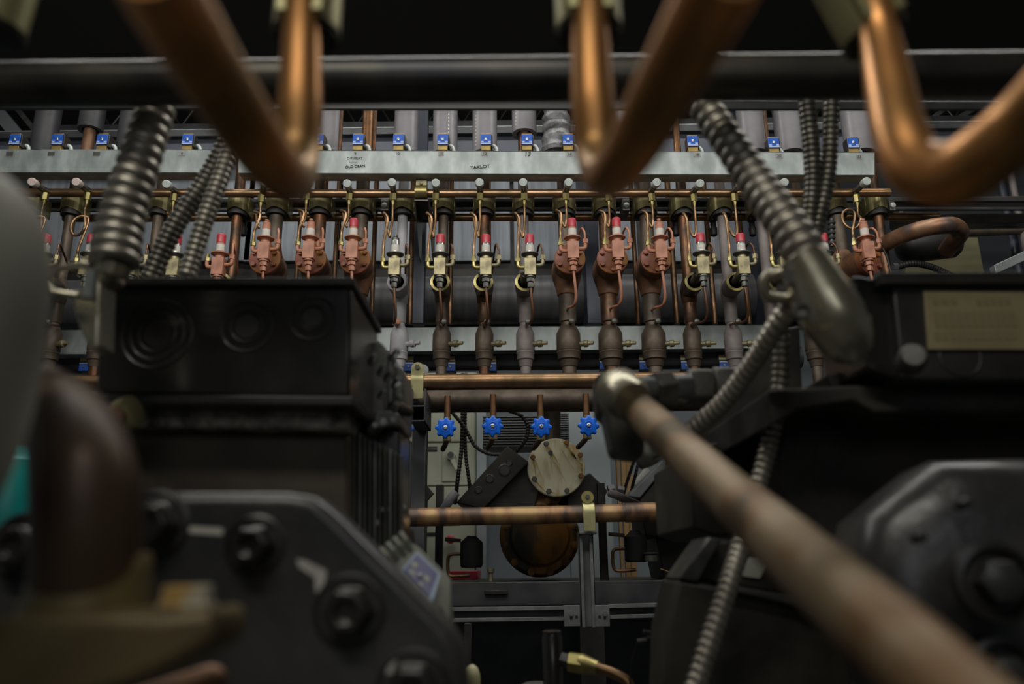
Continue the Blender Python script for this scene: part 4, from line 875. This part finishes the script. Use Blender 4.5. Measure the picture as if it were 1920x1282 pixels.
t = T('wire_terminal', 'pale wire terminals with a thin black wire at the bottom, left of the dark motor', 'wire', D(1215, 1200, 1.25))
m = MB(); k = D(1215, 1200, 1.25); k = S(k)
m.tube([D(1206, 1184, 1.25), D(1248, 1190, 1.25)], 3.5 * k, 8); m.tube([D(1195, 1203, 1.25), D(1212, 1201, 1.25)], 5 * k, 8); m.tube([D(1213, 1197, 1.25), D(1250, 1200, 1.25)], 4.5 * k, 8); m.build('terminals', M['bolt_grey'], t)
MB().tube(catmull([D(1196, 1204, 1.25), D(1190, 1225, 1.25), D(1184, 1250, 1.25), D(1180, 1300, 1.25)], 5), 1.8 * k, 6).build('wire', M['rubber'], t)

# ================================================================== FOREGROUND: overhead
ov = T('overhead_beam', 'blurred dark beam running across the top of the picture, dusty upper edge', 'beam', D(960, 190, .78))
a, b = D(-260, 84, .80), D(2300, 100, .80); zt = D(960, 80, .80).z; zb = D(960, 167, .80).z; yb = D(960, 130, .80).y
m = MB(); m.bx((a.x, yb, zb), (b.x, yb + .045, zt)); m.build('beam', M['black_beam'], ov, .02, 6)
tag(MB().bx((-1.9, 1.30, 1.95), (1.9, 1.312, 2.17)).build('void_backdrop', M['void'], None, .004), 'black tray standing in for the dark void behind the blurred overhead beam', 'backdrop')  # added black sheet paints the unlit void over the beam
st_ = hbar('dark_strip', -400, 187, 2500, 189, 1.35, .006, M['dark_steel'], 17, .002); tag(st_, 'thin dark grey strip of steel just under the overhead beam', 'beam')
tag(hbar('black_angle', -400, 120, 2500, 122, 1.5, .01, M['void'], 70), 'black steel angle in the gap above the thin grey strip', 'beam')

def elbow(name, pts, w, m, label, cat='pipe', n=32):
    q = [D(*p) for p in pts]; r = [ww / 2 * S(p) for ww, p in zip(w, q)]
    q, r = catmull(q, 8, r); return tag(MB().tube(q, r, n).build(name, m), label, cat)
elbow('copper_pipe', [(566, -60, .55), (565, 60, .545), (562, 200, .53), (558, 290, .52), (548, 335, .49), (505, 300, .43), (430, 190, .38), (330, 30, .32), (270, -80, .285)],
      [60, 70, 82, 84, 86, 102, 124, 146, 158], M['copper_near'], 'near copper pipe dropping from the top at left and bending back up to the left')
elbow('copper_pipe', [(1102, -60, .55), (1106, 60, .545), (1112, 200, .53), (1120, 290, .52), (1138, 330, .49), (1180, 285, .44), (1245, 170, .39), (1320, 30, .34), (1370, -70, .31)],
      [58, 70, 82, 82, 84, 100, 122, 140, 150], M['copper_near'], 'near copper pipe dropping from the top centre and bending back up to the right')
elbow('copper_pipe', [(1620, -40, .56), (1648, 60, .55), (1668, 160, .52), (1688, 250, .49), (1722, 315, .47), (1790, 325, .45), (1860, 285, .43), (1940, 215, .41), (2060, 90, .37)],
      [56, 70, 86, 98, 110, 124, 126, 130, 145], M['copper_near'], 'near copper pipe at right curling round into a deep bend toward the right edge')
def saddle(px, py, d, lab, tilt=0, sc=1.0):
    c = D(px, py, d); k = S(c) * sc
    t = T('pipe_clamp', f'large blurred brass cushion clamp on the overhead beam, {lab}', 'clamp', c)
    R = Matrix.Rotation(tilt, 3, 'Y'); w = lambda x, y, z_: c + R @ V(x * k, y * k, z_ * k)
    MB().lathe(w(0, 0, -12), R @ V(0, 0, 1), [(0, 44 * k), (4 * k, 58 * k), (22 * k, 60 * k), (26 * k, 50 * k)], 32).build('rubber_cushion', M['rubber'], t)
    m = MB()
    for s in (-1, 1):
        pts = []
        n = 9
        for j in range(n + 1):
            a = (18 + 84 * j / n) * PI / 180; pts.append((s * 62 * math.sin(a) , -62 * math.cos(a)))
        inn = [(x * .93, y * .93) for x, y in pts]
        for j in range(n):
            (x0, y0), (x1, y1), (u0, v0), (u1, v1) = pts[j], pts[j + 1], inn[j], inn[j + 1]
            z0 = 4; z1 = 140
            m.add([w(x0, y0, z0), w(x1, y1, z0), w(x1, y1, z1), w(x0, y0, z1), w(u0, v0, z0), w(u1, v1, z0), w(u1, v1, z1), w(u0, v0, z1)], [(0, 1, 2, 3), (4, 7, 6, 5), (0, 4, 5, 1), (3, 2, 6, 7), (0, 3, 7, 4), (1, 5, 6, 2)])
        m.add([w(s * 22, -62, 10), w(s * 40, -62, 10), w(s * 40, -20, 10), w(s * 22, -20, 10), w(s * 22, -62, 140), w(s * 40, -62, 140), w(s * 40, -20, 140), w(s * 22, -20, 140)], [(0, 1, 2, 3), (4, 7, 6, 5), (0, 4, 5, 1), (1, 5, 6, 2), (2, 6, 7, 3), (3, 7, 4, 0)])
    m.build('brass_band', M['brass_pale'], t)
saddle(575, 66, .56, 'above the left copper pipe')
saddle(1104, 60, .56, 'above the middle copper pipe')
saddle(1640, 70, .565, 'above the right copper pipe', -.35)
saddle(-10, 60, .58, 'at the top left corner', .1, .9)

# ================================================================== FOREGROUND: conduits
flexp([(305, 150, .88), (292, 205, .88), (262, 300, .86), (228, 410, .84), (212, 500, .82)], (68, 90), M['flex'], 'thick blurred flexible steel conduit at the left, dropping to the black box', .0135, .17, True, n=28)
flexp([(445, 230, 1.15), (418, 320, 1.12), (385, 410, 1.1), (350, 520, 1.08)], 34, M['flex'], 'slim flexible steel conduit slanting behind the black box, the lighter one', .0085, .17, True)
flexp([(440, 240, 1.2), (385, 340, 1.18), (330, 420, 1.16), (280, 525, 1.14)], 38, M['flex_dark'], 'slim dark flexible conduit slanting behind the black box, the darker one', .0085, .17, True)
flexp([(512, 150, 1.3), (500, 200, 1.3), (470, 230, 1.3), (430, 300, 1.25)], 26, M['flex_dark'], 'dark flexible conduit behind the left copper pipe', .0085, .17, True)
flexp([(1285, 150, .92), (1324, 205, .90), (1400, 315, .86), (1464, 405, .82), (1500, 460, .80), (1520, 500, .79)], (60, 82), M['flex'], 'thick flexible steel conduit at the right, arching down to the cast elbow', .0135, .17, True, n=28)
flexp([(1505, 130, 1.15), (1516, 220, 1.14), (1524, 330, 1.13), (1516, 430, 1.12)], 33, M['flex_dark'], 'dark upright flexible conduit right of the thick one, left of the pair', .0085, .17, True)
flexp([(1560, 130, 1.15), (1558, 220, 1.14), (1552, 330, 1.13), (1528, 440, 1.12)], 30, M['flex_dark'], 'dark upright flexible conduit right of the thick one, right of the pair', .0085, .17, True)
flexp([(1490, 560, .86), (1452, 618, .88), (1405, 690, .92), (1350, 760, .96), (1285, 815, 1.0)], 38, M['flex'], 'flexible steel conduit curving down left behind the long copper pipe', .0092, .2, True, n=20)
flexp([(1462, 600, 1.0), (1464, 700, 1.0), (1450, 800, .99), (1425, 900, .97), (1392, 1010, .94), (1365, 1100, .90), (1335, 1190, .87), (1300, 1300, .84)], 37, M['flex'], 'long flexible steel conduit hanging down behind the copper pipe to the bottom', .0092, .2, True, n=20)

# ================================================================== FOREGROUND: left compressor
def front(name, poly, d, depth, m, parent, bevel=.003, seg=3):
    """outline picked at depth d, real thickness straight back"""
    y = D(960, 900, d).y
    return MB().prism([P(x, yy, y) for x, yy in poly], (0, depth, 0)).build(name, m, parent, bevel, seg)
lc = T('compressor', 'big dark left foreground compressor with bolted head cover and black terminal box', 'compressor', (D(450, 1280, .8).x, .8, 0))
fb = front('terminal_box', [(187, 533), (660, 533), (655, 742), (180, 738)], .90, .19, M['black_gloss'], lc, .004)
front('box_lid_rim', [(178, 519), (664, 519), (664, 535), (180, 535)], .89, .205, M['black_dirty'], fb, .002)
front('box_base_rim', [(178, 738), (662, 742), (662, 760), (235, 757), (178, 745)], .89, .20, M['black'], fb, .002)
yb = D(960, 900, .90).y
for x, y, rs in ((295, 626, (66, 50, 34)), (463, 612, (48, 30)), (585, 596, (42, 24))):
    c = P(x, y, yb); k = S(c); m = MB()
    for r_ in rs: m.ring(c + V(0, 0, 0), (0, -1, 0), r_ * k, 2.6 * k, 40, 8)
    m.lathe(c + V(0, .002, 0), (0, -1, 0), [(0, rs[-1] * .8 * k), (.0025, rs[-1] * .75 * k)], 32)
    m.build('knockout', M['black'], fb)
front('sealant_band', [(236, 757), (650, 760), (650, 806), (240, 800)], .93, .16, M['crinkle'], lc, .004)
yb2 = D(960, 900, .96).y
bd = front('body', [(225, 795), (655, 806), (655, 1100), (225, 1100)], .96, .22, mat('oily_brown_casting', (0.10, 0.08, 0.055), (0.06, 0.048, 0.034), .1, .5, 10, bump=.2), lc, .01)
# cylinder head side: stacked plates with bolts
hd_ = T('cylinder_head', 'stack of black head plates with shiny bolts along the right side of the left compressor', 'compressor head', D(715, 1000, 1.05))
for k, (x0, x1, y0, y1, d) in enumerate([(655, 690, 600, 790, 1.03), (690, 722, 640, 800, 1.06), (716, 740, 660, 810, 1.08), (736, 757, 685, 800, 1.10), (655, 750, 800, 1010, 1.02), (700, 750, 770, 800, 1.0)]):
    front('head_plate', [(x0, y0), (x1 - 8, y0), (x1, y0 + 10), (x1, y1), (x0, y1)], d, .10, M['cast_dark'] if k % 2 else M['black_gloss'], hd_, .003)
for k in range(10):
    x = 662 + k * 9.5; front('head_fin', [(x, 805 + k * 5), (x + 5, 808 + k * 5), (x + 5, 1040), (x, 1040)], .985 + k * .003, .02, M['galv_dark'] if k % 3 == 1 else M['cast_dark'], hd_, .002)
for x, y, s in ((700, 670, 7), (718, 690, 7), (731, 700, 8), (745, 715, 7), (718, 735, 6), (742, 760, 8), (716, 795, 9), (712, 957, 7), (726, 957, 7), (740, 957, 8), (753, 955, 8), (706, 981, 7), (720, 982, 7), (735, 982, 8), (750, 982, 8), (742, 662, 8), (700, 800, 7), (735, 790, 9), (748, 748, 7)):
    c = D(x, y, .99 + (x - 700) * .001); kk = S(c)
    MB().lathe(c, (.35, -.9, .1), [(-.02, s * kk), (.006, s * kk), (.009, s * .6 * kk)], 6).build('head_bolt', M['steel'], hd_)
el = T('hose_end', 'black threaded fitting sticking out right of the head plates beside the square tube', 'fitting', D(745, 775, 1.05))
MB().tube([D(738, 765, 1.08), D(752, 768, 1.10), D(753, 768, 1.10), D(766, 772, 1.12)], [15e-3 * .7, 15e-3 * .7, 8e-3, 8e-3], 10).build('fitting', M['black_gloss'], el)
elbow('copper_stub', [(664, 716, 1.15), (690, 716, 1.16), (722, 720, 1.2)], [36, 34, 30], M['copper_dull'], 'short blurred copper stub right of the black terminal box')
front('support_foot', [(640, 985), (760, 985), (768, 1060), (700, 1060)], 1.12, .1, M['black_dirty'], hd_, .004)
# controller with purple label
ct = T('controller_module', 'grey finned module with a purple label, slanting beside the left head cover', 'module', D(780, 1170, .95))
c4 = [(742, 1082), (782, 1033), (826, 1076), (806, 1148)]
dq = [.86, .95, 1.0, .90]
nrm = None
q = [D(x, y, d) for (x, y), d in zip([(700, 1040), (757, 1010), (846, 1085), (846, 1195)], [.86, .97, 1.0, .88])]
q = [D(698, 1062, .86), D(752, 1008, .95), D(782, 1020, .98), D(846, 1083, .98), D(846, 1195, .86), D(800, 1165, .86)]
m = MB().prism(q, (.0, .05, -.05)); m.build('module_body', M['ctrl'], ct, .004, 3)
def onplane(px, py, lift):
    a, b, c = q[0], q[1], q[4]; n = (b - a).cross(c - a).normalized()
    if n.dot(CAM - a) < 0: n = -n
    r = FW + RT * ((px - 960) / F) + UP * ((641 - py) / F); t_ = (a + n * lift - CAM).dot(n) / r.dot(n); return CAM + r * t_, n
def decal(name, pts, lift, m, par):
    qq = [onplane(x, y, lift) for x, y in pts]; n = qq[0][1]
    return MB().prism([p for p, _ in qq], -n * .001).build(name, m, par)
lb = decal('label', c4, .008, M['label_rim'], ct)
decal('label_field', [(757, 1068), (782, 1038), (821, 1075), (805, 1116)], .0092, M['purple'], lb)
decal('label_strip', [(746, 1082), (755, 1070), (804, 1120), (802, 1143)], .0092, M['label_cream'], lb)
for pts in ([(770, 1058), (776, 1051), (785, 1058), (779, 1066)], [(766, 1071), (771, 1066), (780, 1075), (775, 1079)], [(794, 1082), (799, 1076), (807, 1084), (802, 1092)], [(784, 1094), (788, 1089), (795, 1096), (791, 1100)]):
    decal('label_print', pts, .0099, M['label_cream'], lb)
p_, n_ = onplane(786, 1081, .010); MB().lathe(p_, n_, [(0, .003), (.003, .0026), (.004, .001)], 12).build('label_rivet', M['steel'], lb)
for k in range(5):
    a_ = D(706 + k * 12, 1046 - k * 10, .87 + k * .02); b_ = D(722 + k * 12, 1068 - k * 9, .87 + k * .02)
    MB().tube([a_ + V(-.002, -.006, .004), (a_ + b_) / 2 + V(0, -.010, .004), b_ + V(0, -.004, 0)], .0042, 10).build('ridge', M['ctrl'], ct)
p_ = D(832, 1155, .93)
decal('slot', [(826, 1135), (832, 1142), (838, 1170), (832, 1166)], .006, M['black'], ct)

# head cover plate with hex bolts
cvp = T('head_cover', 'thick dark cast head cover plate with large hex bolts, lower left foreground', 'compressor cover', D(450, 1290, .60))
yc = D(960, 1080, .58).y
poly = [(-60, 1330), (-60, 1110), (20, 1000), (120, 928), (255, 921), (540, 921), (590, 930), (628, 960), (836, 1166), (868, 1215), (880, 1330)]
o_ = MB().prism([P(x, y, yc) for x, y in poly], (0, .05, 0)).build('plate', M['cover'], cvp, .009, 4)
for k, (x, y, s) in enumerate([(478, 1023, 40), (655, 1145, 48), (290, 985, 46), (775, 1290, 50), (45, 1025, 44)]):
    c = P(x, y, yc); kk = S(c)
    MB().lathe(c + V(0, .002, 0), (0, -1, 0), [(0, s * 1.45 * kk), (.003, s * 1.45 * kk), (.004, s * 1.3 * kk), (.001, s * 1.15 * kk), (.001, s * .5 * kk)], 32).build('bolt_seat', M['black'], cvp)
    b_ = MB().lathe(c, (0, -1, 0), [(0, s * 1.08 * kk), (.0045, s * 1.08 * kk), (.0045, s * .9 * kk), (.016, s * .9 * kk), (.018, s * .8 * kk), (.0175, s * .45 * kk), (.014, s * .4 * kk)], 6); b_.build('hex_bolt', M['black_gloss'], cvp, .0015)

for pts in ([(348, 986), (418, 990), (417, 1003), (350, 998)], [(556, 1048), (572, 1050), (612, 1070), (606, 1108), (592, 1110), (590, 1082), (560, 1062)], [(728, 1238), (744, 1236), (736, 1262), (724, 1264)]):
    MB().prism([P(x, y, yc - .0006) for x, y in pts], (0, .001, 0)).build('paint_mark', M['white'], cvp)
# grey tank, near left
prof = [(1000, -70), (975, -25), (940, 0), (900, 16), (850, 30), (800, 39), (740, 46), (650, 50), (560, 48), (480, 42), (420, 28), (370, 5), (340, -30), (325, -90), (320, -140)]
cx = D(-215, 640, .36); kz = S(cx); pr = []
for y, e in prof:
    a = P(-215, y, cx.y); pr.append((a.z, max((215 + e) * kz * .985, .001)))
z0 = pr[0][0]
tag(MB().lathe((cx.x, cx.y, z0), (0, 0, 1), [(0, .001)] + [(z_ - z0, r_) for z_, r_ in pr] + [(pr[-1][0] - z0 + .004, .001)], 60).build('grey_tank', M['grey_tank'], angle=70), 'out of focus olive grey rounded tank at the left edge', 'tank')
# brown elbow valve
ev = T('flanged_elbow', 'large dark brown bronze pipe elbow on a bolted flange, near left foreground', 'pipe', D(165, 1282, .42))
q = [D(164, 1180, .42), D(164, 1080, .42), D(164, 980, .423), D(160, 900, .43), D(146, 835, .45), D(122, 780, .48), D(100, 745, .52), D(84, 722, .57)]
rr = [w_ / 2 * S(p) for w_, p in zip([196, 196, 196, 190, 172, 140, 104, 76], q)]
qq, r2 = catmull(q, 6, rr); MB().tube(qq, r2, 40).build('elbow_pipe', M['elbow'], ev)
c = D(164, 1140, .42); k = S(c)
up = UP * .3 + V(0, 0, .7)
MB().lathe(c + V(0, 0, -10 * k), (0, 0, 1), [(0, 112 * k), (70 * k, 106 * k), (104 * k, 104 * k), (112 * k, 98 * k)], 44).build('collar', M['olive'], ev)
yf = c.y - .045
f_ = MB().prism([P(x, y, yf) for x, y in [(-120, 1200), (-40, 1160), (60, 1150), (215, 1146), (300, 1150), (402, 1136), (404, 1205), (330, 1250), (240, 1290), (-120, 1400)]], (0, .05, 0)); f_.build('flange', M['olive'], ev, .006, 3)
c = P(350, 1138, yf + .022); k = S(c)
MB().lathe(c, (0, 0, 1), [(0, 54 * k), (8 * k, 54 * k), (9 * k, 47 * k), (34 * k, 47 * k), (39 * k, 40 * k)], 6).build('flange_bolt', M['yellowrust'], ev, .001)
MB().tube([D(-30, 1185, .43), D(30, 1172, .44), D(50, 1130, .45)], 16 * k, 12).build('side_tube', M['brass'], ev)
elbow('copper_tube_end', [(230, 1330, .47), (330, 1295, .48), (400, 1268, .49), (412, 1290, .5)], [60, 58, 44, 20], M['copper_dull'], 'blurred copper tube at the bottom edge, under the bronze flange')
t = T('elbow_fitting', 'small blurred copper elbow with yellow collar left of the compressor body', 'fitting', D(215, 800, .85))
c = D(208, 778, .85); k = S(c); m = MB().lathe(c + V(-.03, .02, 0), (1, -.5, -.1), [(0, 22 * k), (.03, 26 * k), (.04, 22 * k), (.046, 8 * k)], 24); m.build('copper_end', M['copper_dull'], t)
MB().lathe(c + V(.004, .03, .008), (1, -.3, .3), [(-.01, 32 * k), (.006, 32 * k), (.008, 20 * k)], 24).build('collar', M['brass_pale'], t)
tag(MB().lathe(P(8, 1040, 1.55), (0, 0, 1), [(0, .07), (.03, .10), (.10, .105), (.17, .09), (.20, .05), (.205, .01)], 32).build('teal_tank', M['teal']), 'glossy teal tank peeking out at the left edge behind the bronze elbow', 'tank')
# left conduit connector
t = T('conduit_elbow', 'cast conduit elbow fitting at the left corner of the black box, below the thick conduit', 'fitting', D(140, 650, .82))
m = MB(); y_ = D(960, 600, .83).y
m.prism([P(x, y, y_) for x, y in [(158, 492), (208, 492), (208, 520), (190, 528), (186, 650), (172, 658), (152, 628), (134, 570), (132, 545), (152, 540)]], (0, .035, 0)); m.build('elbow_body', M['cast'], t, .006, 3)
m = MB(); k = S(D(120, 530, .82)); m.tube([D(186, 500, .82), D(150, 496, .82), D(104, 505, .82), D(88, 525, .82), D(100, 548, .82), D(148, 555, .82)], 7 * k, 12); m.build('clamp_loop', M['cast'], t)
m = MB(); m.tube([D(172, 505, .80), D(166, 556, .80)], 10 * k, 6); m.build('clamp_screw', M['galv'], t)
MB().lathe(D(208, 516, .82), (0.25, -.1, 1), [(0, 30 * k), (22 * k, 33 * k)], 24).build('collar', M['cast'], t)

# ================================================================== FOREGROUND: right compressor
rg = T('compressor', 'big dark right foreground compressor with terminal box and tan nameplate', 'compressor', (D(1750, 1280, 1.0).x, 1.0, 0))
def fr2(name, poly, d, depth, m, par=None, bevel=.004): return front(name, poly, d, depth, m, par or rg, bevel)
tb = fr2('terminal_box', [(1672, 530), (2100, 532), (2100, 716), (1690, 712)], .86, .2, M['black'], None, .004)
fr2('box_lid_rim', [(1650, 510), (2100, 508), (2100, 532), (1655, 532)], .85, .21, M['black_dirty'], tb, .002)
fr2('box_side', [(1600, 516), (1676, 528), (1690, 712), (1625, 690)], .87, .12, M['black_gloss'], tb, .003)
npl = fr2('nameplate', [(1733, 546), (2060, 548), (2060, 656), (1741, 655)], .856, .004, M['nameplate'], tb, .001)
yn = D(960, 900, .856).y - .0006
for x0, y0, x1, y1 in ((1750, 585, 1912, 612), (1752, 622, 1912, 636), (1748, 560, 1800, 570), (1830, 560, 1900, 571)):
    a, b = P(x0, y0, yn), P(x1, y1, yn)
    n = int((x1 - x0) / 14)
    for j in range(n):
        xa = a.x + (b.x - a.x) * j / n; MB().bx((xa, yn, b.z), (xa + (b.x - a.x) / n * .72, yn + .0005, a.z)).build('printed_block', M['nameprint'], npl)
c = D(1712, 668, .85); k = S(c); m = MB().lathe(c, (-.3, -1, .1), [(-.02, 26 * k), (.0, 26 * k), (.006, 20 * k)], 24); m.build('hub_plug', M['cast_dark'], tb)
c = D(1790, 672, .85); m = MB(); m.ring(P(1800, 668, D(960, 900, .86).y), (0, -1, 0), 40 * k, 2.5 * k, 36, 8); m.build('knockout', M['black'], tb)
fr2('base_rail', [(1440, 730), (1600, 722), (2100, 716), (2100, 768), (1640, 774), (1600, 752), (1500, 768), (1445, 800)], .90, .3, M['black_dirty'])
fr2('neck', [(1590, 690), (1672, 700), (1672, 722), (1560, 735), (1550, 700)], .95, .2, M['brown_black'])
fr2('body', [(1470, 770), (2100, 766), (2100, 1000), (1620, 1060), (1500, 1000), (1455, 900)], 1.0, .3, M['brown_black'])
fr2('upper_body', [(1290, 845), (1475, 790), (1480, 1000), (1340, 1005), (1300, 990)], 1.15, .3, M['black_dirty'])
fr2('side_housing', [(1412, 700), (1470, 615), (1500, 610), (1510, 860), (1300, 860), (1300, 815)], 1.25, .25, M['black_dirty'])
motor = T('motor_block', 'dark angular motor block with worn top edges, lower right behind the hanging conduit', 'motor', D(1380, 1290, 1.1))
front('front_face', [(1272, 1085), (1480, 1120), (1600, 1180), (1600, 1330), (1245, 1330), (1250, 1180)], 1.05, .12, M['black_dirty'], motor, .006)
front('top_ledge', [(1272, 1086), (1328, 1006), (1355, 1010), (1310, 1092)], 1.045, .1, M['bolt_grey'], motor, .003)
front('cover', [(1330, 1008), (1560, 1030), (1560, 1130), (1310, 1090)], 1.08, .08, M['black'], motor, .006)
front('cream_sticker', [(1405, 1045), (1442, 1052), (1425, 1085), (1392, 1080)], 1.075, .01, M['label_cream'], motor, .001)
front('worn_rib', [(1375, 1098), (1500, 1118), (1560, 1160), (1560, 1172), (1490, 1135), (1370, 1108)], 1.03, .02, M['cast_dark'], motor, .003)
pipe('green_wire', [(1440, 785, 1.1), (1480, 778, 1.1), (1530, 775, 1.1)], 3, M['teal'], 'thin green wire lying on the right compressor', n=6)
# right round cover
rcv = T('end_cover', 'large blurred grey black cast end cover with a recessed bolt at the lower right', 'compressor cover', D(1900, 1290, .62))
c = D(1925, 1150, .66); k = S(c); ax = V(-.10, -1, .05)
MB().lathe(c + V(0, .10, 0), ax, [(0, 300 * k), (.085, 298 * k), (.10, 285 * k), (.112, 255 * k), (.118, 180 * k), (.12, 2 * k)], 10).build('cover', M['cover'], rcv, .012, 4)
for j, (x, y, s) in enumerate(((1885, 1092, 44), (1812, 945, 12), (1728, 1008, 12), (1900, 1270, 40))):
    e = D(x, y, .60); kk = S(e)
    if s > 30: MB().lathe(e + V(0, .02, 0), ax, [(0, s * 1.7 * kk), (.012, s * 1.7 * kk), (.013, s * 1.4 * kk), (.008, s * 1.2 * kk)], 28).build('bolt_seat', M['black'], rcv)
    MB().lathe(e + V(0, .012, 0), ax, [(0, s * kk), (.016, s * .95 * kk), (.018, s * .6 * kk)], 6).build('hex_bolt', M['bolt_grey'], rcv, .001)
# cast elbow conduit body, right
t = T('conduit_elbow', 'big shiny cast conduit elbow at right under the thick conduit, with rounded nose', 'fitting', D(1560, 690, .8))
q = [D(1500, 482, .79), D(1520, 515, .785), D(1540, 555, .78), D(1562, 595, .775), D(1584, 630, .775), D(1598, 655, .78), D(1606, 670, .785)]
rr = [w_ / 2 * S(p) for w_, p in zip([86, 96, 112, 120, 104, 76, 20], q)]
qq, r2 = catmull(q, 6, rr); MB().tube(qq, r2, 36).build('elbow_body', M['cast'], t)
m = MB(); c = D(1592, 650, .79); k = S(c)
m.tube(catmull([D(1628, 590, .80), D(1630, 630, .80), D(1622, 665, .80), D(1600, 682, .80), D(1580, 668, .80)], 6), 5 * k, 12); m.build('rim', M['cast'], t)
m = MB(); m.tube([D(1440, 520, .80), D(1475, 508, .79), D(1520, 492, .79)], 13 * k, 10); m.tube(catmull([D(1440, 515, .8), D(1432, 530, .8), D(1436, 552, .8), D(1462, 560, .8), D(1500, 562, .8)], 4), 10 * k, 12); m.build('clamp', M['cast'], t)
MB().tube([D(1478, 505, .775), D(1482, 530, .775)], 12 * k, 6).build('clamp_screw', M['steel'], t)
m = MB(); m.tube([D(1462, 556, .84), D(1496, 545, .84)], 24 * k, 6); m.build('gland_nut', M['cast_dark'], t)
e = D(1502, 586, .74); MB().lathe(e, (-.2, -1, .1), [(0, 15 * k), (.004, 15 * k), (.005, 11 * k), (.001, 9 * k)], 20).build('screw_boss', M['cast_dark'], t)

# cast hex fitting and couplings with the long near pipe
hf = T('pipe_fitting', 'row of dark cast square and hex pipe couplings at right of centre', 'fitting', D(1240, 760, .98))
def fr3(name, poly, d, dep, m, bv=.004): return front(name, poly, d, dep, m, hf, bv)
fr3('end_block', [(1116, 706), (1128, 696), (1152, 696), (1160, 712), (1160, 775), (1140, 790), (1120, 772)], .99, .05, M['cast_dark'])
fr3('main_body', [(1130, 718), (1148, 704), (1192, 704), (1206, 722), (1212, 800), (1208, 858), (1150, 850), (1136, 780)], .96, .06, M['cast_dark'], .007)
m = MB(); m.cyl(D(1198, 728, .99), D(1235, 726, 1.0), 22 * S(D(1210, 728, .99)), n=24); m.build('collar', M['galv_dark'], hf)
m = MB(); m.hexa(D(1222, 730, 1.0), D(1258, 727, 1.01), 34 * S(D(1240, 728, 1.0))); m.build('hex_nut', M['cast_dark'], hf, .002)
m = MB(); m.cyl(D(1250, 727, 1.01), D(1292, 724, 1.02), 24 * S(D(1260, 728, 1.01)), n=24); m.build('nipple', M['galv_dark'], hf)
fr3('square_flange', [(1288, 690), (1338, 690), (1348, 712), (1345, 748), (1300, 748), (1290, 720)], 1.03, .06, M['cast_dark'], .006)
fr3('square_flange', [(1335, 686), (1378, 686), (1385, 700), (1380, 740), (1345, 745)], 1.07, .06, M['cast_dark'], .006)
m = MB(); m.tube(catmull([D(1150, 790, 1.0), D(1140, 830, 1.0), D(1150, 862, 1.0), D(1175, 870, 1.0)], 5), 6 * S(D(1150, 820, 1.0)), 10)
m2 = MB().tube(catmull([P(1146, 745, 2.3), P(1146, 790, 2.2), P(1143, 812, 2.1), P(1150, 820, 2.1), P(1165, 814, 2.2), P(1180, 806, 2.26)], 5), .006, 10); tag(m2.build('bent_tube', M['brown_pipe']), 'thin brown bent tube behind the cast fitting, over the wooden boards', 'pipe')
q = [D(1166, 738, .95), D(1180, 751, .93), D(1190, 762, .92), D(1257, 823, .90), D(1367, 925, .633), D(1512, 1057, .45), D(1602, 1138, .384), D(1695, 1218, .344), D(1795, 1313, .313), D(1950, 1450, .277)]
q[3] = q[2].lerp(q[4], .42)
rr = [84 / 2 * S(q[0]), 80 / 2 * S(q[1])] + [w_ / 2 * S(p) for w_, p in zip([66, 74, 94, 132, 155, 173, 190, 215], q[2:])]
lp_ = T('copper_pipe', 'long blurred brown copper pipe slanting from the cast fitting to the lower right corner', 'pipe', q[3])
MB().tube(q, rr, 40).build('pipe', M['copper_shiny_long'], lp_)
m = MB(); m.tube([D(1160, 733, .94), D(1178, 747, .905), D(1186, 753, .895)], [rr[0] * 1.06, rr[1] * 1.06, rr[2] * 1.1], 32); m.build('socket_lip', M['cast'], lp_)
q = [D(1386, 930, .64), D(1410, 950, .615)]
elbow('dark_pipe_stub', [(1235, 800, 1.5), (1215, 850, 1.5), (1222, 868, 1.5)], [30, 50, 46], M['cast_dark'], 'grey threaded round plug behind the long slanting copper pipe')
